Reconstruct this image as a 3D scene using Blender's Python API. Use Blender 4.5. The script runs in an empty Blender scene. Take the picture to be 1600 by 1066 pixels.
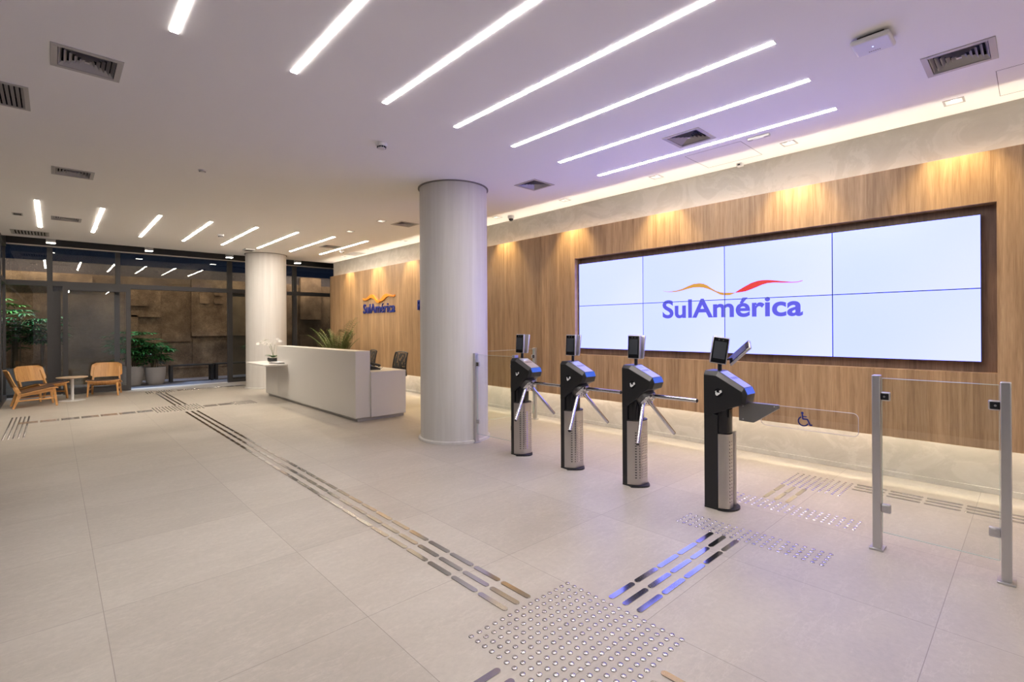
import bpy, bmesh, math, random
from mathutils import Vector, Matrix
random.seed(7)
sc = bpy.context.scene
col = sc.collection
PI = math.pi
R = math.radians

# ------------------------------------------------------------ camera
YAW, ROLL, EYE = 0.7515, -0.0059, 1.45
cam_d = bpy.data.cameras.new('camera')
cam = bpy.data.objects.new('camera', cam_d); col.objects.link(cam)
cam_d.sensor_width = 36.0; cam_d.sensor_fit = 'HORIZONTAL'
cam_d.lens = 767.0 / 1600.0 * 36.0
cam_d.shift_y = -(533.0 - 511.3) / 1600.0
cam_d.clip_start = 0.05; cam_d.clip_end = 200
_Y = Matrix(((math.cos(YAW), -math.sin(YAW), 0), (math.sin(YAW), math.cos(YAW), 0), (0, 0, 1)))
_M = Matrix(((1, 0, 0), (0, 0, -1), (0, 1, 0)))
_Q = Matrix(((math.cos(ROLL), -math.sin(ROLL), 0), (math.sin(ROLL), math.cos(ROLL), 0), (0, 0, 1)))
_R = _Q @ _M @ _Y
_c = Matrix((_R[0], -_R[1], -_R[2])).transposed().to_4x4()
_c.translation = (0, 0, EYE)
cam.matrix_world = _c
sc.camera = cam

# ------------------------------------------------------------ world and exposure
w = bpy.data.worlds.new('night'); sc.world = w; w.use_nodes = True
w.node_tree.nodes['Background'].inputs[0].default_value = (0.0045, 0.008, 0.018, 1)
w.node_tree.nodes['Background'].inputs[1].default_value = 1.0
sc.view_settings.view_transform = 'Standard'
sc.view_settings.look = 'None'
sc.view_settings.gamma = 1.0
sc.view_settings.use_curve_mapping = False
sc.view_settings.exposure = 0.0
STRIP_E = 50.0        # ceiling light lines, near groups
STRIP_FAR = 82.0      # light lines before the facade
SCREEN_E = 3.6       # video wall
SPOT_W = 110.0         # wall washer downlights
COVE_E = 52.0         # hidden strips behind the wood panel

# ------------------------------------------------------------ helpers
class MB:
    def __init__(s): s.bm = bmesh.new()
    def quad(s, pts):
        return s.bm.faces.new([s.bm.verts.new(p) for p in pts])
    def box(s, x0, x1, y0, y1, z0, z1, rot=None, piv=None):
        v = [Vector((x, y, z)) for z in (z0, z1) for y in (y0, y1) for x in (x0, x1)]
        if rot is not None:
            p = Vector(piv) if piv is not None else Vector(((x0+x1)/2, (y0+y1)/2, (z0+z1)/2))
            v = [p + rot @ (q - p) for q in v]
        v = [s.bm.verts.new(q) for q in v]
        for f in ((0, 2, 3, 1), (4, 5, 7, 6), (0, 1, 5, 4), (2, 6, 7, 3), (0, 4, 6, 2), (1, 3, 7, 5)):
            s.bm.faces.new([v[i] for i in f])
        return s
    def prism(s, poly, axis, a0, a1):
        """poly 2D extruded along axis; axis x:(y,z)  y:(x,z)  z:(x,y)"""
        def P(p, a):
            return {'x': (a, p[0], p[1]), 'y': (p[0], a, p[1]), 'z': (p[0], p[1], a)}[axis]
        A = [s.bm.verts.new(P(p, a0)) for p in poly]; B = [s.bm.verts.new(P(p, a1)) for p in poly]
        n = len(poly)
        s.bm.faces.new(A); s.bm.faces.new(B[::-1])
        for i in range(n): s.bm.faces.new([A[i], B[i], B[(i+1) % n], A[(i+1) % n]])
        return s
    def rings(s, rings, cap=True, closed=True):
        V = [[s.bm.verts.new(p) for p in r] for r in rings]
        n = len(V[0])
        for a, b in zip(V, V[1:]):
            for i in range(n if closed else n-1):
                s.bm.faces.new([a[i], a[(i+1) % n], b[(i+1) % n], b[i]])
        if cap and closed:
            s.bm.faces.new(V[0][::-1]); s.bm.faces.new(V[-1])
        return s
    def lathe(s, prof, c=(0, 0), seg=24, cap=True):
        return s.rings([[(c[0]+r*math.cos(2*PI*i/seg), c[1]+r*math.sin(2*PI*i/seg), z) for i in range(seg)] for r, z in prof], cap)
    def cyl(s, p0, p1, r0, r1=None, seg=14):
        r1 = r0 if r1 is None else r1
        p0 = Vector(p0); p1 = Vector(p1); d = (p1-p0).normalized()
        a = d.orthogonal().normalized(); b = d.cross(a)
        return s.rings([[p + (a*math.cos(2*PI*i/seg)+b*math.sin(2*PI*i/seg))*r for i in range(seg)] for p, r in ((p0, r0), (p1, r1))])
    def tube(s, pts, r, seg=8, closed=False):
        pts = [Vector(p) for p in pts]; rr = r if isinstance(r, (list, tuple)) else [r]*len(pts)
        out = []; prev = None
        for i, p in enumerate(pts):
            d = (pts[min(i+1, len(pts)-1)] - pts[max(i-1, 0)]).normalized()
            a = (prev - d*prev.dot(d)).normalized() if prev is not None else d.orthogonal().normalized()
            prev = a; b = d.cross(a)
            out.append([p + (a*math.cos(2*PI*k/seg)+b*math.sin(2*PI*k/seg))*rr[i] for k in range(seg)])
        return s.rings(out)
    def bar(s, p0, p1, w, h, up=(0, 0, 1), w1=None, h1=None):
        """rectangular bar from p0 to p1, width w across, height h along up"""
        p0 = Vector(p0); p1 = Vector(p1); d = (p1-p0).normalized()
        sd = d.cross(Vector(up)).normalized(); u = sd.cross(d)
        w1 = w if w1 is None else w1; h1 = h if h1 is None else h1
        rr = [[p + sd*a*W/2 + u*b*Hh/2 for a, b in ((-1, -1), (1, -1), (1, 1), (-1, 1))] for p, W, Hh in ((p0, w, h), (p1, w1, h1))]
        return s.rings(rr)
    def mesh(s, name, smooth=False):
        bmesh.ops.recalc_face_normals(s.bm, faces=s.bm.faces)
        m = bpy.data.meshes.new(name); s.bm.to_mesh(m); s.bm.free()
        if smooth:
            for p in m.polygons: p.use_smooth = True
            try: m.set_sharp_from_angle(angle=R(38))
            except Exception: pass
        return m

def tag(o, label=None, cat=None, group=None, kind=None):
    if label: o['label'] = label
    if cat: o['category'] = cat
    if group: o['group'] = group
    if kind: o['kind'] = kind
    return o
def thing(name, label, cat, loc=(0, 0, 0), rz=0, group=None):
    o = bpy.data.objects.new(name, None); col.objects.link(o)
    o.location = loc; o.rotation_euler.z = rz; o.empty_display_size = 0.1
    return tag(o, label, cat, group)
def part(name, mb, mat, parent=None, bevel=0, smooth=False, loc=None, label=None, seg=2):
    m = mb.mesh(name, smooth) if isinstance(mb, MB) else mb
    m.materials.clear(); m.materials.append(mat)
    o = bpy.data.objects.new(name, m); col.objects.link(o)
    if parent is not None: o.parent = parent
    if loc is not None: o.location = loc
    if bevel:
        b = o.modifiers.new('bevel', 'BEVEL'); b.width = bevel; b.segments = seg; b.limit_method = 'ANGLE'; b.angle_limit = R(35)
        for p in m.polygons: p.use_smooth = True
        try: m.set_sharp_from_angle(angle=R(38))
        except Exception: pass
    if label: o['label'] = label
    return o
def solo(name, mb, mat, label, cat, loc=(0, 0, 0), group=None, **k):
    return tag(part(name, mb, mat, None, loc=loc, **k), label, cat, group)
def struct(name, mb, mat, **k):
    return tag(part(name, mb, mat, None, **k), kind='structure')
def copy_tree(o, parent=None):
    c = o.copy(); col.objects.link(c)
    if parent is not None: c.parent = parent
    for ch in [q for q in bpy.data.objects if q.parent == o]:
        copy_tree(ch, c)
    return c

# ------------------------------------------------------------ materials
def mat(name, rgb, rough=0.5, metal=0.0, spec=0.5, **k):
    m = bpy.data.materials.new(name); m.use_nodes = True
    b = m.node_tree.nodes['Principled BSDF']
    b.inputs['Base Color'].default_value = (*rgb, 1)
    b.inputs['Roughness'].default_value = rough; b.inputs['Metallic'].default_value = metal
    b.inputs['Specular IOR Level'].default_value = spec
    for kk, v in k.items(): b.inputs[kk.replace('_', ' ')].default_value = v
    return m
def N(m, t, **k):
    n = m.node_tree.nodes.new(t)
    for a, v in k.items(): setattr(n, a, v)
    return n
def L(m, a, b): m.node_tree.links.new(a, b)
def noise(m, scale, detail=4, vec=(1, 1, 1), rough=0.6, coord='Object', loc=(0, 0, 0)):
    tc = N(m, 'ShaderNodeTexCoord'); mp = N(m, 'ShaderNodeMapping'); n = N(m, 'ShaderNodeTexNoise')
    mp.inputs['Scale'].default_value = vec; mp.inputs['Location'].default_value = loc
    n.inputs['Scale'].default_value = scale; n.inputs['Detail'].default_value = detail; n.inputs['Roughness'].default_value = rough
    L(m, tc.outputs[coord], mp.inputs[0]); L(m, mp.outputs[0], n.inputs['Vector'])
    return n
def ramp(m, src, stops):
    r = N(m, 'ShaderNodeValToRGB'); e = r.color_ramp.elements
    while len(e) < len(stops): e.new(0.5)
    for i, (p, c) in enumerate(stops):
        e[i].position = p; e[i].color = (*c, 1) if len(c) == 3 else c
    L(m, src, r.inputs[0]); return r
def mix(m, fac, a, b, mode='MIX'):
    n = N(m, 'ShaderNodeMix', data_type='RGBA', blend_type=mode)
    for sock, v in ((n.inputs[0], fac), (n.inputs[6], a), (n.inputs[7], b)):
        if isinstance(v, (int, float)): sock.default_value = v
        elif isinstance(v, tuple): sock.default_value = (*v, 1)
        else: L(m, v, sock)
    return n.outputs[2]
def math_(m, op, a, b=None):
    n = N(m, 'ShaderNodeMath', operation=op)
    for i, v in enumerate((a, b)):
        if v is None: continue
        if isinstance(v, (int, float)): n.inputs[i].default_value = v
        else: L(m, v, n.inputs[i])
    return n.outputs[0]
def bump(m, src, strength, dist=0.01):
    b = N(m, 'ShaderNodeBump'); b.inputs['Strength'].default_value = strength; b.inputs['Distance'].default_value = dist
    L(m, src, b.inputs['Height']); L(m, b.outputs[0], m.node_tree.nodes['Principled BSDF'].inputs['Normal'])
def BS(m): return m.node_tree.nodes['Principled BSDF']
def emit(name, rgb, strength):
    m = mat(name, (0.0, 0.0, 0.0), 0.4)
    BS(m).inputs['Emission Color'].default_value = (*rgb, 1); BS(m).inputs['Emission Strength'].default_value = strength
    return m
def glass_mat(name, tint=(1, 1, 1), refl=1.0):
    m = bpy.data.materials.new(name); m.use_nodes = True; nt = m.node_tree
    for n in list(nt.nodes):
        if n.type == 'BSDF_PRINCIPLED': nt.nodes.remove(n)
    out = [n for n in nt.nodes if n.type == 'OUTPUT_MATERIAL'][0]
    t = N(m, 'ShaderNodeBsdfTransparent'); t.inputs[0].default_value = (*tint, 1)
    g = N(m, 'ShaderNodeBsdfGlossy'); g.inputs['Roughness'].default_value = 0.0; g.inputs[0].default_value = (refl, refl, refl, 1)
    f = N(m, 'ShaderNodeLayerWeight'); f.inputs[0].default_value = 0.5
    fr = math_(m, 'ADD', math_(m, 'MULTIPLY', math_(m, 'POWER', f.outputs['Facing'], 5.0), 0.96), 0.04)
    mx = N(m, 'ShaderNodeMixShader')
    L(m, fr, mx.inputs[0]); L(m, t.outputs[0], mx.inputs[1]); L(m, g.outputs[0], mx.inputs[2]); L(m, mx.outputs[0], out.inputs[0])
    return m

# floor: 1 m stone tiles
TX0, TY0, TP, TQ = 0.182, 2.30, 0.966, 0.981
M_floor = mat('stone_tile', (0.5, 0.45, 0.4), 0.42)
def _floor(m):
    n1 = noise(m, 0.9, 8, (1, 1.6, 1), 0.62); n2 = noise(m, 30, 5, (1, 1, 1), 0.7); n3 = noise(m, 1.3, 10, (0.8, 2.5, 1), 0.7, loc=(3, 7, 0))
    base = ramp(m, n1.outputs[0], [(0.25, (0.39, 0.35, 0.30)), (0.5, (0.455, 0.413, 0.358)), (0.78, (0.525, 0.482, 0.422))])
    vein = ramp(m, n3.outputs[0], [(0.485, (0, 0, 0)), (0.5, (1, 1, 1)), (0.515, (0, 0, 0))])
    c = mix(m, math_(m, 'MULTIPLY', vein.outputs[0], 0.16), base.outputs[0], (0.72, 0.66, 0.59))
    fine = ramp(m, n2.outputs[0], [(0.3, (0.92, 0.92, 0.92)), (0.7, (1.05, 1.05, 1.05))])
    c = mix(m, 1.0, c, fine.outputs[0], 'MULTIPLY')
    tc = N(m, 'ShaderNodeTexCoord'); sp = N(m, 'ShaderNodeSeparateXYZ'); L(m, tc.outputs['Object'], sp.inputs[0])
    gs = []
    cells = []
    for i, (o, p) in enumerate(((TX0, TP), (TY0, TQ))):
        u = math_(m, 'DIVIDE', math_(m, 'SUBTRACT', sp.outputs[i], o - 40*p), p)
        fr = math_(m, 'FRACT', u); cells.append(math_(m, 'FLOOR', u))
        d = math_(m, 'MINIMUM', fr, math_(m, 'SUBTRACT', 1.0, fr))
        gs.append(math_(m, 'LESS_THAN', d, 0.0016))
    cb = N(m, 'ShaderNodeCombineXYZ'); L(m, cells[0], cb.inputs[0]); L(m, cells[1], cb.inputs[1])
    wn = N(m, 'ShaderNodeTexWhiteNoise', noise_dimensions='2D'); L(m, cb.outputs[0], wn.inputs[0])
    tone = ramp(m, wn.outputs[0], [(0, (0.95, 0.945, 0.94)), (1, (1.04, 1.04, 1.04))])
    c = mix(m, 1.0, c, tone.outputs[0], 'MULTIPLY')
    g = math_(m, 'MAXIMUM', gs[0], gs[1])
    c = mix(m, g, c, (0.27, 0.23, 0.20))
    L(m, c, BS(m).inputs['Base Color'])
    rr = ramp(m, n1.outputs[0], [(0.3, (0.36,)*3), (0.7, (0.48,)*3)]); L(m, rr.outputs[0], BS(m).inputs['Roughness'])
    bump(m, n2.outputs[0], 0.12, 0.002)
_floor(M_floor)

M_ceiling = mat('ceiling_paint', (0.90, 0.885, 0.87), 0.85, spec=0.2)
M_white = mat('white_paint', (0.72, 0.71, 0.69), 0.5)
M_concrete = mat('troweled_plaster', (0.5, 0.46, 0.4), 0.7)
n = noise(M_concrete, 2.2, 9, (1, 1, 1.3), 0.68); n.inputs['Distortion'].default_value = 1.6
r = ramp(M_concrete, n.outputs[0], [(0.25, (0.44, 0.415, 0.37)), (0.5, (0.50, 0.475, 0.43)), (0.55, (0.55, 0.525, 0.48)), (0.8, (0.50, 0.47, 0.42))])
L(M_concrete, r.outputs[0], BS(M_concrete).inputs['Base Color']); bump(M_concrete, n.outputs[0], 0.25, 0.01)

def wood(name, c0, c1, c2, board=0.145, along='z', across='y', rough=0.42, gs=1.0):
    m = mat(name, c1, rough)
    tc = N(m, 'ShaderNodeTexCoord'); sp = N(m, 'ShaderNodeSeparateXYZ'); L(m, tc.outputs['Object'], sp.inputs[0])
    ia = 'xyz'.index(along); ic = 'xyz'.index(across)
    u = math_(m, 'DIVIDE', sp.outputs[ic], board)
    cell = math_(m, 'FLOOR', u)
    wn = N(m, 'ShaderNodeTexWhiteNoise', noise_dimensions='1D'); L(m, cell, wn.inputs['W'])
    # grain in stretched coordinates, shifted per board
    cb = N(m, 'ShaderNodeCombineXYZ')
    L(m, math_(m, 'MULTIPLY', sp.outputs[ic], 26.0*gs), cb.inputs[0])
    L(m, math_(m, 'ADD', math_(m, 'MULTIPLY', sp.outputs[ia], 1.1*gs), math_(m, 'MULTIPLY', wn.outputs[0], 37.0)), cb.inputs[1])
    L(m, math_(m, 'MULTIPLY', wn.outputs[0], 11.0), cb.inputs[2])
    g = N(m, 'ShaderNodeTexNoise'); g.inputs['Scale'].default_value = 1.0; g.inputs['Detail'].default_value = 7; g.inputs['Roughness'].default_value = 0.62; g.inputs['Distortion'].default_value = 0.6
    L(m, cb.outputs[0], g.inputs['Vector'])
    rp = ramp(m, g.outputs[0], [(0.28, c0), (0.5, c1), (0.72, c2)])
    cb2 = N(m, 'ShaderNodeCombineXYZ')
    L(m, math_(m, 'MULTIPLY', sp.outputs[ic], 260.0*gs), cb2.inputs[0]); L(m, math_(m, 'MULTIPLY', sp.outputs[ia], 7.0*gs), cb2.inputs[1])
    g2 = N(m, 'ShaderNodeTexNoise'); g2.inputs['Scale'].default_value = 1.0; g2.inputs['Detail'].default_value = 3
    L(m, cb2.outputs[0], g2.inputs['Vector'])
    f2 = ramp(m, g2.outputs[0], [(0.35, (0.86, 0.84, 0.82)), (0.6, (1.03, 1.03, 1.03))])
    tone = ramp(m, wn.outputs[0], [(0, (0.86, 0.85, 0.85)), (0.5, (1, 1, 1)), (1, (1.08, 1.07, 1.05))])
    c = mix(m, 1.0, rp.outputs[0], f2.outputs[0], 'MULTIPLY'); c = mix(m, 1.0, c, tone.outputs[0], 'MULTIPLY')
    L(m, c, BS(m).inputs['Base Color'])
    bump(m, g2.outputs[0], 0.06, 0.001)
    return m
M_wood = wood('oak_veneer', (0.28, 0.165, 0.083), (0.42, 0.268, 0.145), (0.53, 0.360, 0.208))
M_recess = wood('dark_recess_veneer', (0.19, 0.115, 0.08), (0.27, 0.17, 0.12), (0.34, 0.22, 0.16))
M_chairwood = wood('honey_oak', (0.58, 0.28, 0.085), (0.72, 0.38, 0.13), (0.82, 0.47, 0.18), board=0.9, along='z', across='x', gs=2.0, rough=0.38)
M_tabletop = wood('pale_oak', (0.60, 0.42, 0.27), (0.70, 0.52, 0.36), (0.78, 0.60, 0.43), board=0.9, along='x', across='y', gs=2.0)
M_leather = mat('brown_leather', (0.085, 0.04, 0.025), 0.33)

M_column = mat('column_paint', (0.62, 0.595, 0.565), 0.55)
n = noise(M_column, 5, 5, (3.0, 3.0, 0.12), 0.6)
r = ramp(M_column, n.outputs[0], [(0.3, (0.585, 0.56, 0.53)), (0.7, (0.66, 0.64, 0.61))])
L(M_column, r.outputs[0], BS(M_column).inputs['Base Color']); bump(M_column, n.outputs[0], 0.25, 0.006)
M_desk = mat('white_laminate', (0.69, 0.665, 0.63), 0.30)
M_deskbase = mat('laminate_plinth', (0.50, 0.48, 0.45), 0.4)
M_frame = mat('dark_anodised', (0.060, 0.058, 0.060), 0.45, 0.2)
M_black = mat('black_plastic', (0.012, 0.012, 0.013), 0.38)
M_blackgloss = mat('black_gloss', (0.010, 0.010, 0.012), 0.12)
M_grey = mat('gunmetal_plastic', (0.11, 0.105, 0.105), 0.38, 0.5)
M_alu = mat('brushed_aluminium', (0.56, 0.55, 0.55), 0.36, 0.85)
n = noise(M_alu, 40, 3, (1, 1, 0.03)); bump(M_alu, n.outputs[0], 0.05, 0.001)
M_steel = mat('perforated_steel', (0.52, 0.49, 0.455), 0.30, 0.95)
M_chrome = mat('chrome', (0.62, 0.62, 0.64), 0.14, 1.0)
M_tactile = mat('polished_steel', (0.50, 0.49, 0.49), 0.18, 1.0)
M_blue = mat('blue_plastic', (0.03, 0.12, 0.50), 0.14)
M_plate = mat('silver_plate', (0.50, 0.50, 0.53), 0.28, 0.5)
M_lcd = mat('lcd_window', (0.45, 0.52, 0.70), 0.2)
M_led = emit('blue_led', (0.06, 0.04, 1.0), 1.6)
M_icon = mat('white_print', (0.75, 0.75, 0.75), 0.5)
M_wheelblue = mat('blue_film', (0.012, 0.025, 0.22), 0.5)
M_glass = glass_mat('clear_glass', (0.97, 0.985, 0.975))
M_edge = mat('glass_edge', (0.55, 0.66, 0.62), 0.25)
M_wglass = glass_mat('window_glass', (0.88, 0.90, 0.90), 1.0)
M_acryl = glass_mat('acrylic', (0.97, 0.975, 0.985))
M_strip = emit('led_diffuser', (1.0, 0.945, 0.90), STRIP_E)
M_strip_far = emit('led_diffuser_warm', (1.0, 0.90, 0.78), STRIP_FAR)
M_cove = emit('warm_led_tape', (1.0, 0.87, 0.70), COVE_E)
M_lamp = emit('lamp_lens', (1.0, 0.90, 0.72), 9.0)
M_vent = mat('vent_metal', (0.47, 0.455, 0.445), 0.45, 0.2)
M_dark = mat('duct_black', (0.010, 0.009, 0.009), 0.8)
M_plastic = mat('white_plastic', (0.70, 0.69, 0.69), 0.4)
M_seam = mat('seam_grey', (0.22, 0.20, 0.18), 0.9)
M_screw = mat('screw_steel', (0.6, 0.6, 0.6), 0.3, 1.0)

# ------------------------------------------------------------ room dimensions
CZ = 3.28            # ceiling
XW, XL = 5.74, 5.86  # upper and lower face of the long wall
XP = 5.60            # wood panel face
YE = 13.60           # ceiling edge before the glass
YG = 14.85           # glass facade
XB, YB = -0.72, -3.6 # left glass wall, wall behind the camera

# ---- ceiling fixtures that need a hole
vents = [(4.555, 0.359), (4.525, 2.307), (4.533, 4.415), (4.548, 7.615), (4.548, 10.83), (0.178, 4.448), (0.176, 7.68), (0.166, 10.95)]
VH = 0.168
holes = [(x-VH, x+VH, y-VH, y+VH) for x, y in vents]
grille = [(-0.31, 5.46, 0.16, 0.25), (-0.31, 12.95, 0.24, 0.26), (5.44, 11.48, 0.13, 0.26)]
holes += [(x-a, x+a, y-b, y+b) for x, y, a, b in grille]
DLX = 5.405
dls = [(DLX, y) for y in (0.46, 1.695, 3.18, 4.65, 6.13, 7.60, 9.12, 10.60, 12.10)] + [(4.112, 7.66), (4.112, 8.87)]
DH = 0.058
holes += [(x-DH, x+DH, y-DH, y+DH) for x, y in dls]
xs = sorted({XB, XW} | {v for h in holes for v in h[:2]}); ys = sorted({YB, YE} | {v for h in holes for v in h[2:]})
c = MB()
for x0, x1 in zip(xs, xs[1:]):
    for y0, y1 in zip(ys, ys[1:]):
        mx, my = (x0+x1)/2, (y0+y1)/2
        if any(h[0] < mx < h[1] and h[2] < my < h[3] for h in holes): continue
        c.quad([(x0, y0, CZ), (x1, y0, CZ), (x1, y1, CZ), (x0, y1, CZ)])
bmesh.ops.remove_doubles(c.bm, verts=c.bm.verts, dist=1e-5)
c.box(XB-0.1, 7.4, YE-0.02, YE, CZ, CZ+0.30)
struct('ceiling', c, M_ceiling)
struct('trim_1', MB().box(XB-0.1, 7.4, YE, YG+0.12, CZ+0.30, CZ+0.34), M_black)
# slab above the suspended ceiling
struct('trim_2', MB().box(XB-0.1, 6.2, YB, YE-0.02, CZ+0.30, CZ+0.34), M_dark)

struct('floor', MB().box(XB-0.1, 7.4, YB-0.1, YG+0.05, -0.05, 0.0), M_floor)
struct('trim_3', MB().box(XB-0.1, 7.4, YG-0.12, YG+0.16, 0.0, 0.012), mat('threshold_stone', (0.6, 0.58, 0.56), 0.4))
struct('wall_back', MB().box(XB-0.1, 6.1, YB-0.1, YB, -0.02, CZ+0.3), M_white)
W = MB()
W.box(XW, 6.1, YB, 13.45, 0.62, CZ+0.3)
W.box(XL, 6.1, YB, 13.45, -0.02, 0.62)
struct('wall_right', W, M_concrete)
struct('wall_far', MB().box(6.1, 7.4, 13.35, 13.45, -0.02, CZ+0.3), M_concrete)
struct('baseboard_right', MB().box(XL-0.016, XL, YB, 13.45, 0.0, 0.05), M_concrete, bevel=0.002)

# left wall: dark framed glass
W = MB()
for y in [YB+0.03+i*1.88 for i in range(10)]:
    W.box(XB-0.08, XB, y, y+0.07, 0, CZ)
W.box(XB-0.08, XB, YB, YG, 0, 0.09); W.box(XB-0.08, XB, YB, YG, 2.42, 2.5); W.box(XB-0.08, XB, YB, YG, CZ-0.06, CZ+0.3)
wf = struct('wall_left', W, M_frame)
part('pane', MB().box(XB-0.046, XB-0.036, YB, YG, 0.09, CZ-0.06), M_wglass, wf)

# ------------------------------------------------------------ ceiling light lines
def strip(name, x, y0, y1, label, group):
    t = thing(name, label, 'ceiling light', (x, (y0+y1)/2, CZ), 0, group)
    hl = (y1-y0)/2
    part('end_cap', MB().box(-0.024, 0.024, -hl-0.004, -hl, -0.005, 0.0), M_plastic, t)
    part('end_cap', MB().box(-0.024, 0.024, hl, hl+0.004, -0.005, 0.0), M_plastic, t)
    part('diffuser', MB().box(-0.0200, 0.0200, -hl, hl, -0.0035, -0.0005), M_strip_far if y0 > 5 else M_strip, t)
    return t
ords = ['first', 'second', 'third', 'fourth', 'fifth', 'sixth', 'seventh', 'eighth']
for k in range(8):
    x = 4.835 - 0.714*(7-k)
    if k > 0:
        strip('ceiling_light', x, 1.15, 3.62, 'long white light line in the near ceiling group, %s from the left' % ords[k-1], 'light lines above the turnstiles')
    else:
        strip('ceiling_light', x, 1.15, 3.62, 'white light line of the near group hard against the left glass wall', 'light lines above the turnstiles')
    strip('ceiling_light', x, 9.60, 12.10, 'white light line before the dark glass facade, %s from the left' % ords[k], 'light lines before the glass facade')
# unseen third group of the same lamps, added behind the camera as fill light
for k in range(1, 8, 2):
    strip('ceiling_light', 4.835 - 0.714*(7-k), -3.0, -0.53, 'unseen white light line added behind the viewer as fill', 'unseen fill light lines behind the viewer')

# ------------------------------------------------------------ ceiling vents
def vent(x, y, label):
    t = thing('ceiling_vent', label, 'air vent', (x, y, CZ), 0, 'square air diffusers in the ceiling')
    f = MB(); a, b = 0.186, 0.150
    for s in (-1, 1):
        f.box(-a, a, min(s*a, s*b), max(s*a, s*b), -0.006, 0.002); f.box(min(s*a, s*b), max(s*a, s*b), -b, b, -0.006, 0.002)
    part('frame', f, M_vent, t, bevel=0.002)
    l = MB()
    for k in range(5):
        o = 0.147 - k*0.027
        r_ = [[(sx*q, sy*q, z) for sx, sy in ((-1, -1), (1, -1), (1, 1), (-1, 1))] for q, z in ((o, -0.001), (o-0.017, 0.024))]
        l.rings(r_, cap=False)
    l.rings([[(sx*q, sy*q, z) for sx, sy in ((-1, -1), (1, -1), (1, 1), (-1, 1))] for q, z in ((0.014, 0.0), (0.002, 0.022))])
    part('louvre', l, M_vent, t)
    d = MB(); d.box(-VH, VH, -VH, VH, 0.06, 0.07)
    for s in (-1, 1):
        d.box(s*VH-0.001, s*VH+0.001, -VH, VH, 0.0, 0.11); d.box(-VH, VH, s*VH-0.001, s*VH+0.001, 0.0, 0.11)
    part('duct', d, M_dark, t)
vl = ['square ceiling diffuser at upper right beside the white wireless access box', 'square ceiling diffuser between the last two long light lines',
      'square ceiling diffuser just right of the big near column', 'square ceiling diffuser just left of the big near column top',
      'square ceiling diffuser crossed by the rightmost two far light lines', 'largest looking square diffuser at upper left of the ceiling',
      'square ceiling diffuser at left, midway between near and far light lines', 'square ceiling diffuser at left between the first two far light lines']
for (x, y), l in zip(vents, vl): vent(x, y, l)
gl = ['slatted air grille cut by the left picture edge', 'pale slatted air grille beside the leftmost far light line', 'small slatted grille in the ceiling at the far end of the wood wall']
for (x, y, a, b), l in zip(grille, gl):
    t = thing('ceiling_grille', l, 'air vent', (x, y, CZ), 0, 'slatted air grilles')
    f = MB(); e = 0.02
    for s in (-1, 1):
        f.box(-a-e, a+e, s*b-e/2 if s > 0 else -b-e, (b+e) if s > 0 else -b+e/2, -0.006, 0.001)
        f.box(s*a-e/2 if s > 0 else -a-e, (a+e) if s > 0 else -a+e/2, -b, b, -0.006, 0.001)
    part('frame', f, M_vent, t)
    s_ = MB(); nn = 11; rot = Matrix.Rotation(R(28), 3, 'Y')
    for i in range(nn):
        xx = -a + (i+0.5)*2*a/nn
        s_.box(xx-0.38*2*a/nn, xx+0.38*2*a/nn, -b, b, -0.002, 0.0, rot=rot)
    part('slats', s_, M_vent, t)
    d = MB(); d.box(-a, a, -b, b, 0.08, 0.09)
    for s in (-1, 1):
        d.box(s*a-0.001, s*a+0.001, -b, b, 0.0, 0.09); d.box(-a, a, s*b-0.001, s*b+0.001, 0.0, 0.09)
    part('duct', d, M_dark, t)

# ------------------------------------------------------------ downlights
def downlight(x, y, label, group, watts, tilt):
    t = thing('downlight', label, 'ceiling light', (x, y, CZ), 0, group)
    f = MB(); a, b = 0.066, 0.052
    for s in (-1, 1):
        f.box(-a, a, min(s*a, s*b), max(s*a, s*b), -0.004, 0.001); f.box(min(s*a, s*b), max(s*a, s*b), -b, b, -0.004, 0.001)
    part('frame', f, M_vent, t)
    h = MB(); h.rings([[(sx*q, sy*q, z) for sx, sy in ((-1, -1), (1, -1), (1, 1), (-1, 1))] for q, z in ((DH, 0.0), (DH, 0.06))], cap=False)
    h.box(-DH, DH, -DH, DH, 0.06, 0.064)
    part('housing', h, M_plastic, t)
    part('lamp', MB().lathe([(0.036, 0.030), (0.034, 0.022), (0.001, 0.020)], seg=20), M_lamp, t, smooth=True)
    ld = bpy.data.lights.new('downlight_beam', 'SPOT'); ld.energy = watts; ld.spot_size = R(78); ld.spot_blend = 0.75
    ld.color = (1.0, 0.76, 0.38); ld.shadow_soft_size = 0.05
    lo = bpy.data.objects.new('downlight_beam', ld); col.objects.link(lo); lo.parent = t; lo.location = (0, 0, 0.004)
    lo.rotation_euler = (0, R(-tilt), 0)
dn = ['nearest to the right picture edge', 'right of the small emergency lamp', 'behind the last long light line', 'above the left end of the video wall', 'just right of the near column',
      'hidden side of the near column', 'first to the left of the near column', 'second to the left of the near column', 'last one before the glass facade']
for (x, y), l in zip(dls[:9], dn): downlight(x, y, 'square wall-washing downlight over the wood wall, ' + l, 'downlights along the wood wall', SPOT_W, 4)
downlight(*dls[9], 'square ceiling downlight over the desk, the nearer to the big column', 'downlights over the reception desk', 70, 0)
downlight(*dls[10], 'square ceiling downlight over the desk, the farther from the big column', 'downlights over the reception desk', 70, 0)
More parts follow.
